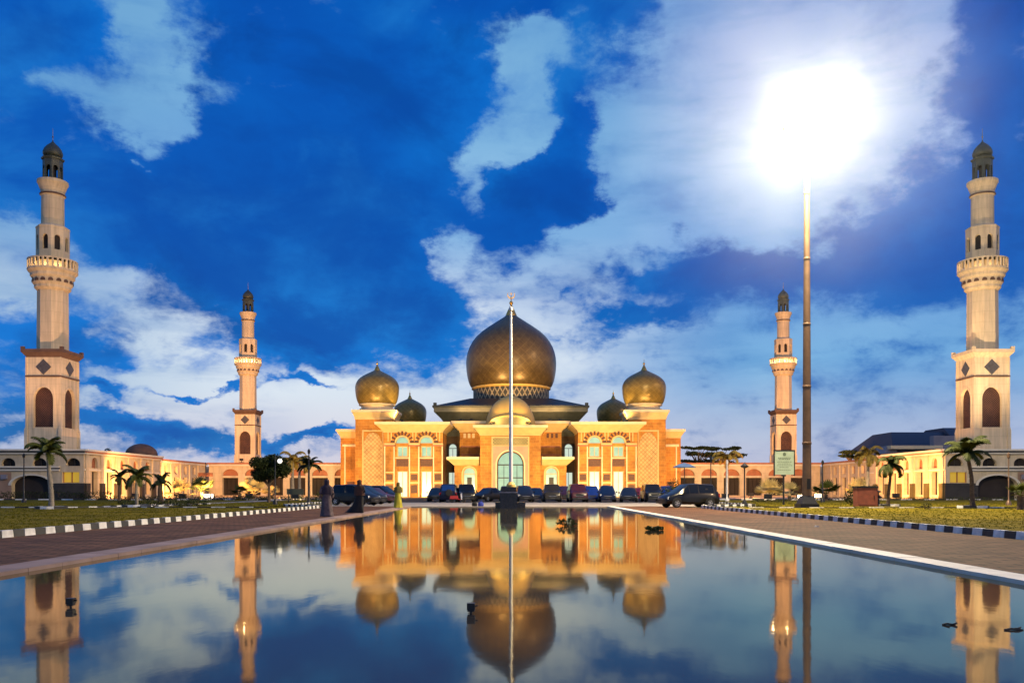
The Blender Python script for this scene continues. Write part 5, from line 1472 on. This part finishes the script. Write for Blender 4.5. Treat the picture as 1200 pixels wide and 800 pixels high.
b = MB(); b.lathe([(0, -.06), (.09, 0), (0, .06)], 10, (0, -.46, .88)); b.build('headlight', 'headlamp', t)
def bag(px, D, m_, label, w=.35):
    t = thing('bag', (cx(px, D), D, .05), label, 'bag', 'bags left on the far pool edge')
    b = MB(); b.lathe([(w * .8, .0), (w, .06), (w * .95, .2), (w * .6, .3), (w * .2, .33)], 10, sy=.6); b.build('pouch', m_, t)
    b = MB(); b.tube([(-w * .4, 0, .28), (-w * .2, 0, .42), (w * .2, 0, .42), (w * .4, 0, .28)], .02, 6); b.build('strap', m_, t)
bag(563.5, 62.6, 'cloth_blue', 'blue cloth bag lying on the far pool edge left of the flagpole', .22)
bag(556, 62.7, 'robe_black', 'black bag lying beside the blue bag on the far pool edge', .2)

# ================================================================== PEOPLE
def skin_body(name, joints, edges, m_, parent, root=0):
    me = bpy.data.meshes.new(name)
    bm = bmesh.new(); lay = bm.verts.layers.skin.verify()
    vv = []
    for i, (co, r) in enumerate(joints):
        v = bm.verts.new(co); v[lay].radius = r if isinstance(r, tuple) else (r, r); v[lay].use_root = (i == root); vv.append(v)
    for a, c in edges: bm.edges.new((vv[a], vv[c]))
    bm.to_mesh(me); bm.free()
    me.materials.append(MAT[m_])
    o = bpy.data.objects.new(name, me); COL.objects.link(o); o.parent = parent
    sk = o.modifiers.new('skin', 'SKIN'); sk.use_smooth_shade = True
    sb_ = o.modifiers.new('sub', 'SUBSURF'); sb_.levels = 2; sb_.render_levels = 2
    return o

def loft(b, secs, n=24):
    """closed loft of elliptical sections (cx, cy, z, rx, ry, fold)"""
    vs = []; fs = []
    for cx_, cy_, z, rx, ry, fo in secs:
        for i in range(n):
            a = 2 * pi * i / n; k = 1 + fo * sin(a * 7 + z * 3)
            vs.append((cx_ + rx * cos(a) * k, cy_ + ry * sin(a) * k, z))
    for j in range(len(secs) - 1):
        for i in range(n):
            i2 = (i + 1) % n; fs.append((j * n + i, j * n + i2, (j + 1) * n + i2, (j + 1) * n + i))
    fs.append(tuple(range(n - 1, -1, -1))); fs.append(tuple((len(secs) - 1) * n + i for i in range(n)))
    b._add(vs, fs)

def person(px, D, H, rz, robe, veil, label, z0=0.0, flare=None, arms='down', veil_len=.42):
    root = thing('person', (PX(px, D), D, z0), label, 'person', 'people by the pool', rz)
    k = H / 1.65
    J = []; E = []
    def j(x, y, z, r, par=None):
        J.append(((x * k, y * k, z * k), tuple(q * k for q in r) if isinstance(r, tuple) else r * k))
        if par is not None: E.append((par, len(J) - 1))
        return len(J) - 1
    pel = j(0, 0, .90, (.15, .11))
    waist = j(0, 0, 1.06, (.125, .10), pel); chest = j(0, .0, 1.24, (.15, .11), waist); sh = j(0, 0, 1.36, (.10, .08), chest)
    nk = j(0, -.01, 1.43, .05, sh); jaw = j(0, -.025, 1.49, (.06, .072), nk); hd = j(0, -.02, 1.55, (.073, .088), jaw); tp = j(0, -.01, 1.61, (.055, .065), hd)
    for s in (-1, 1):
        hip = j(s * .09, 0, .84, .085, pel); kn = j(s * .095, -.015, .47, .06, hip); an = j(s * .10, .02, .09, .04, kn); ft = j(s * .105, -.07, .045, (.038, .03), an); j(s * .11, -.15, .03, (.03, .02), ft)
        so = j(s * .17, 0, 1.34, .055, sh)
        if arms == 'fold': el_ = j(s * .26, .0, 1.10, .042, so); wr_ = j(s * .09, -.17, 1.08, .03, el_); pm = j(s * .03, -.19, 1.09, (.036, .018), wr_)
        else: el_ = j(s * .28, .02, 1.08, .042, so); wr_ = j(s * .23, -.05, .86, .03, el_); pm = j(s * .232, -.07, .79, (.02, .036), wr_)
    body = skin_body('body', J, E, 'skin', root, 0)
    # face: nose, eyes, mouth, ears and the fingers as children of the body
    b = MB()
    c = lambda x, y, z: (x * k, y * k, z * k)
    b.frustum(-.012 * k, .012 * k, -.135 * k, -.10 * k, 1.515 * k, -.006 * k, .006 * k, -.112 * k, -.095 * k, 1.555 * k)
    b.build('nose', 'skin', body)
    b = MB()
    for s in (-1, 1): b.lathe([(0, -.008 * k), (.013 * k, 0), (0, .008 * k)], 8, c(s * .03, -.103, 1.56))
    b.build('eyes', 'robe_black', body)
    b = MB(); b.box(-.022 * k, .022 * k, -.106 * k, -.09 * k, 1.482 * k, 1.492 * k); b.build('mouth', 'veil_brown', body)
    for s in (-1, 1):
        b = MB()
        for q in range(4):
            o = -.014 + q * .0095
            L_ = (.062, .072, .068, .054)[q]
            if arms == 'fold': P = [c(s * .02, -.19, 1.09 + o), c(s * (.02 - .03), -.20, 1.085 + o), c(s * (.02 - L_), -.19, 1.075 + o)]
            else: P = [c(s * .232, -.07 + o * 1.6, .785), c(s * .228, -.075 + o * 1.7, .75), c(s * .215, -.08 + o * 1.7, .785 - L_)]
            b.tube(P, [.0085 * k, .008 * k, .006 * k], 6)
        P = [c(s * .03, -.19, 1.10), c(s * .01, -.205, 1.125), c(s * -.005, -.205, 1.13)] if arms == 'fold' else [c(s * .225, -.09, .80), c(s * .215, -.115, .775), c(s * .205, -.115, .755)]
        b.tube(P, [.010 * k, .0095 * k, .007 * k], 6)
        b.build('fingers', 'skin', body)
    # robe
    b = MB(); fx, fw = flare or (0, 0)
    loft(b, [(fx * 1.0 * k, 0, .015, (.30 + fw) * k, .26 * k, .07), (fx * .75 * k, 0, .10 * k, (.285 + fw * .7) * k, .25 * k, .06), (fx * .3 * k, 0, .4 * k, (.245 + fw * .2) * k, .21 * k, .04), (0, 0, .75 * k, .215 * k, .17 * k, .02), (0, 0, .93 * k, .20 * k, .155 * k, .01),
             (0, 0, 1.08 * k, .175 * k, .135 * k, .01), (0, 0, 1.25 * k, .205 * k, .14 * k, .01), (0, 0, 1.36 * k, .18 * k, .11 * k, 0), (0, 0, 1.42 * k, .09 * k, .075 * k, 0)], 32)
    b.build('robe', robe, body)
    b = MB()
    for s in (-1, 1):
        if arms == 'fold': P = [c(s * .18, 0, 1.34), c(s * .245, .0, 1.22), c(s * .275, -.01, 1.09), c(s * .17, -.13, 1.07), c(s * .085, -.185, 1.085)]
        else: P = [c(s * .18, 0, 1.34), c(s * .245, .01, 1.2), c(s * .285, .015, 1.07), c(s * .27, -.03, .95), c(s * .245, -.05, .85)]
        b.tube(P, [.075 * k, .068 * k, .062 * k, .065 * k, .07 * k], 12)
    b.build('sleeves', robe, body)
    # veil: cap over the head, open at the face, falling to the shoulders
    b = MB(); n = 20; rows = [(1.692, .015, .017, 0), (1.685, .055, .062, 0), (1.665, .088, .098, 0), (1.625, .108, .120, 0), (1.57, .114, .128, 1), (1.50, .110, .120, 1), (1.45, .112, .112, 0), (1.41, .150, .125, 0), (1.37, .215, .150, 0), (1.31, .245, .17, 0), (1.31 - veil_len * .5, .262, .19, 0), (1.31 - veil_len, .27, .20, 0)]
    vs = []
    for z, rx, ry, op in rows:
        for i in range(n + 1):
            a = -pi / 2 + (2 * pi) * i / n
            if op: a = -pi / 2 + .62 + (2 * pi - 1.24) * i / n
            w = 1 + (.05 * sin(a * 6) if z < 1.36 else 0)
            vs.append((rx * cos(a) * w * k, (rx * 0 + ry * sin(a) * w + .0) * k - .01 * k, z * k))
    fs = []
    for q in range(len(rows) - 1):
        for i in range(n): fs.append((q * (n + 1) + i, q * (n + 1) + i + 1, (q + 1) * (n + 1) + i + 1, (q + 1) * (n + 1) + i))
    b._add(vs, fs); b.build('head_scarf', veil, body, sharp=0)
    for s in (-1, 1):
        b = MB(); b.M = Matrix.Translation(c(s * .105, -.06, .0)); b.lathe([(.045 * k, 0.0), (.05 * k, .02 * k), (.04 * k, .06 * k), (.0, .075 * k)], 12, sy=2.2); b.build('shoe', 'shoe', body)
    return root
person(383, 39.8, 1.70, radians(200), 'robe_grey', 'veil_plum', 'person in a mottled grey robe and dark plum head scarf on the left paving', 0.0, veil_len=.30)
person(421, 44.0, 1.68, radians(165), 'robe_black', 'veil_brown', 'person in a black robe and brown head scarf standing at the left pool edge', .05, flare=(.28, .22), arms='fold')
person(466.5, 57.0, 1.66, radians(190), 'robe_yellow', 'veil_olive', 'person in a yellow robe and olive head scarf at the far left pool corner', .05, arms='fold', veil_len=.30)

# ================================================================== THINGS IN THE WATER
def wplant(px, py, label, seed, w=.55, h=.5):
    D = (EYE - ZW) * F / (py - HY); r = random.Random(seed)
    t = thing('water_plant', (PX(px, D), D, ZW), label, 'water plant', 'leafy clumps growing out of the water')
    b = MB(); leaf_cloud(b, (0, 0, h * .45), (w * .5, w * .3, h * .5), 110, .13, r); b.build('foliage', 'leaf_palm', t, sharp=0)
    b = MB()
    for i in range(6): b.tube([(r.uniform(-.1, .1), r.uniform(-.1, .1), -.3), (r.uniform(-.2, .2), r.uniform(-.1, .1), h * .6)], .012, 5)
    b.build('stem', 'leaf_dark', t)
wplant(665, 616, 'leafy green clump growing out of the pool right of the flagpole', 81, .8, .3)
wplant(766, 621, 'flatter green clump in the pool near its right edge', 82, .6, .14)
def nozzle(px, py, label, k=1.0):
    D = (EYE - ZW) * F / (py - HY)
    t = thing('pool_light', (PX(px, D), D, ZW), label, 'pool light', 'small black lamps standing in the pool')
    b = MB(); b.tube([(0, 0, -.85), (0, 0, .02)], .012, 8); b.box(-.04 * k, .04 * k, -.03, .03, .02, .035); b.build('bracket', 'black_metal', t)
    b = MB(); b.box(-.045 * k, .045 * k, -.04, .04, .037, .115 * k); b.build('housing', 'black_metal', t)
    b = MB(); b.tube([(.046 * k, 0, .075), (.075 * k, 0, .075)], .010, 8); b.build('hinge', 'black_metal', t)
nozzle(83, 711, 'small black boxy lamp standing in the pool at the left', .85)
t = nozzle(552, 718, 'small black lamp standing in the pool left of the white reflection', .9)
def twig(px, py, L_, label, seed):
    D = (EYE - ZW) * F / (py - HY); r = random.Random(seed)
    t = thing('floating_twig', (PX(px, D), D, ZW), label, 'twig', 'dead twigs floating on the pool')
    b = MB(); b.tube([(-L_ / 2, 0, .005), (-L_ * .1, .01, .012), (L_ / 2, 0, .004)], [.008, .011, .006], 6)
    for i in range(4):
        x = -L_ / 2 + L_ * r.random(); b.tube([(x, 0, .008), (x + .04, r.uniform(-.05, .05), .02)], .006, 5)
    b.build('stick', 'bark', t)
twig(1112, 732, .12, 'short dark twig floating near the right minaret reflection', 91)
twig(1188, 738, .17, 'dark twig floating at the right edge of the picture', 92)

t = thing('paper_scrap', (PX(957, 28.8), 28.8, .004), 'small white paper scrap lying on the right paving', 'litter')
b = MB(); b.frustum(-.07, .07, -.05, .05, 0, -.05, .06, -.04, .04, .02); b.quad((-.06, -.05, .02), (.05, -.04, .035), (.07, .05, .02), (-.04, .05, .045)); b.build('scrap', 'cloth_white', t, sharp=0)
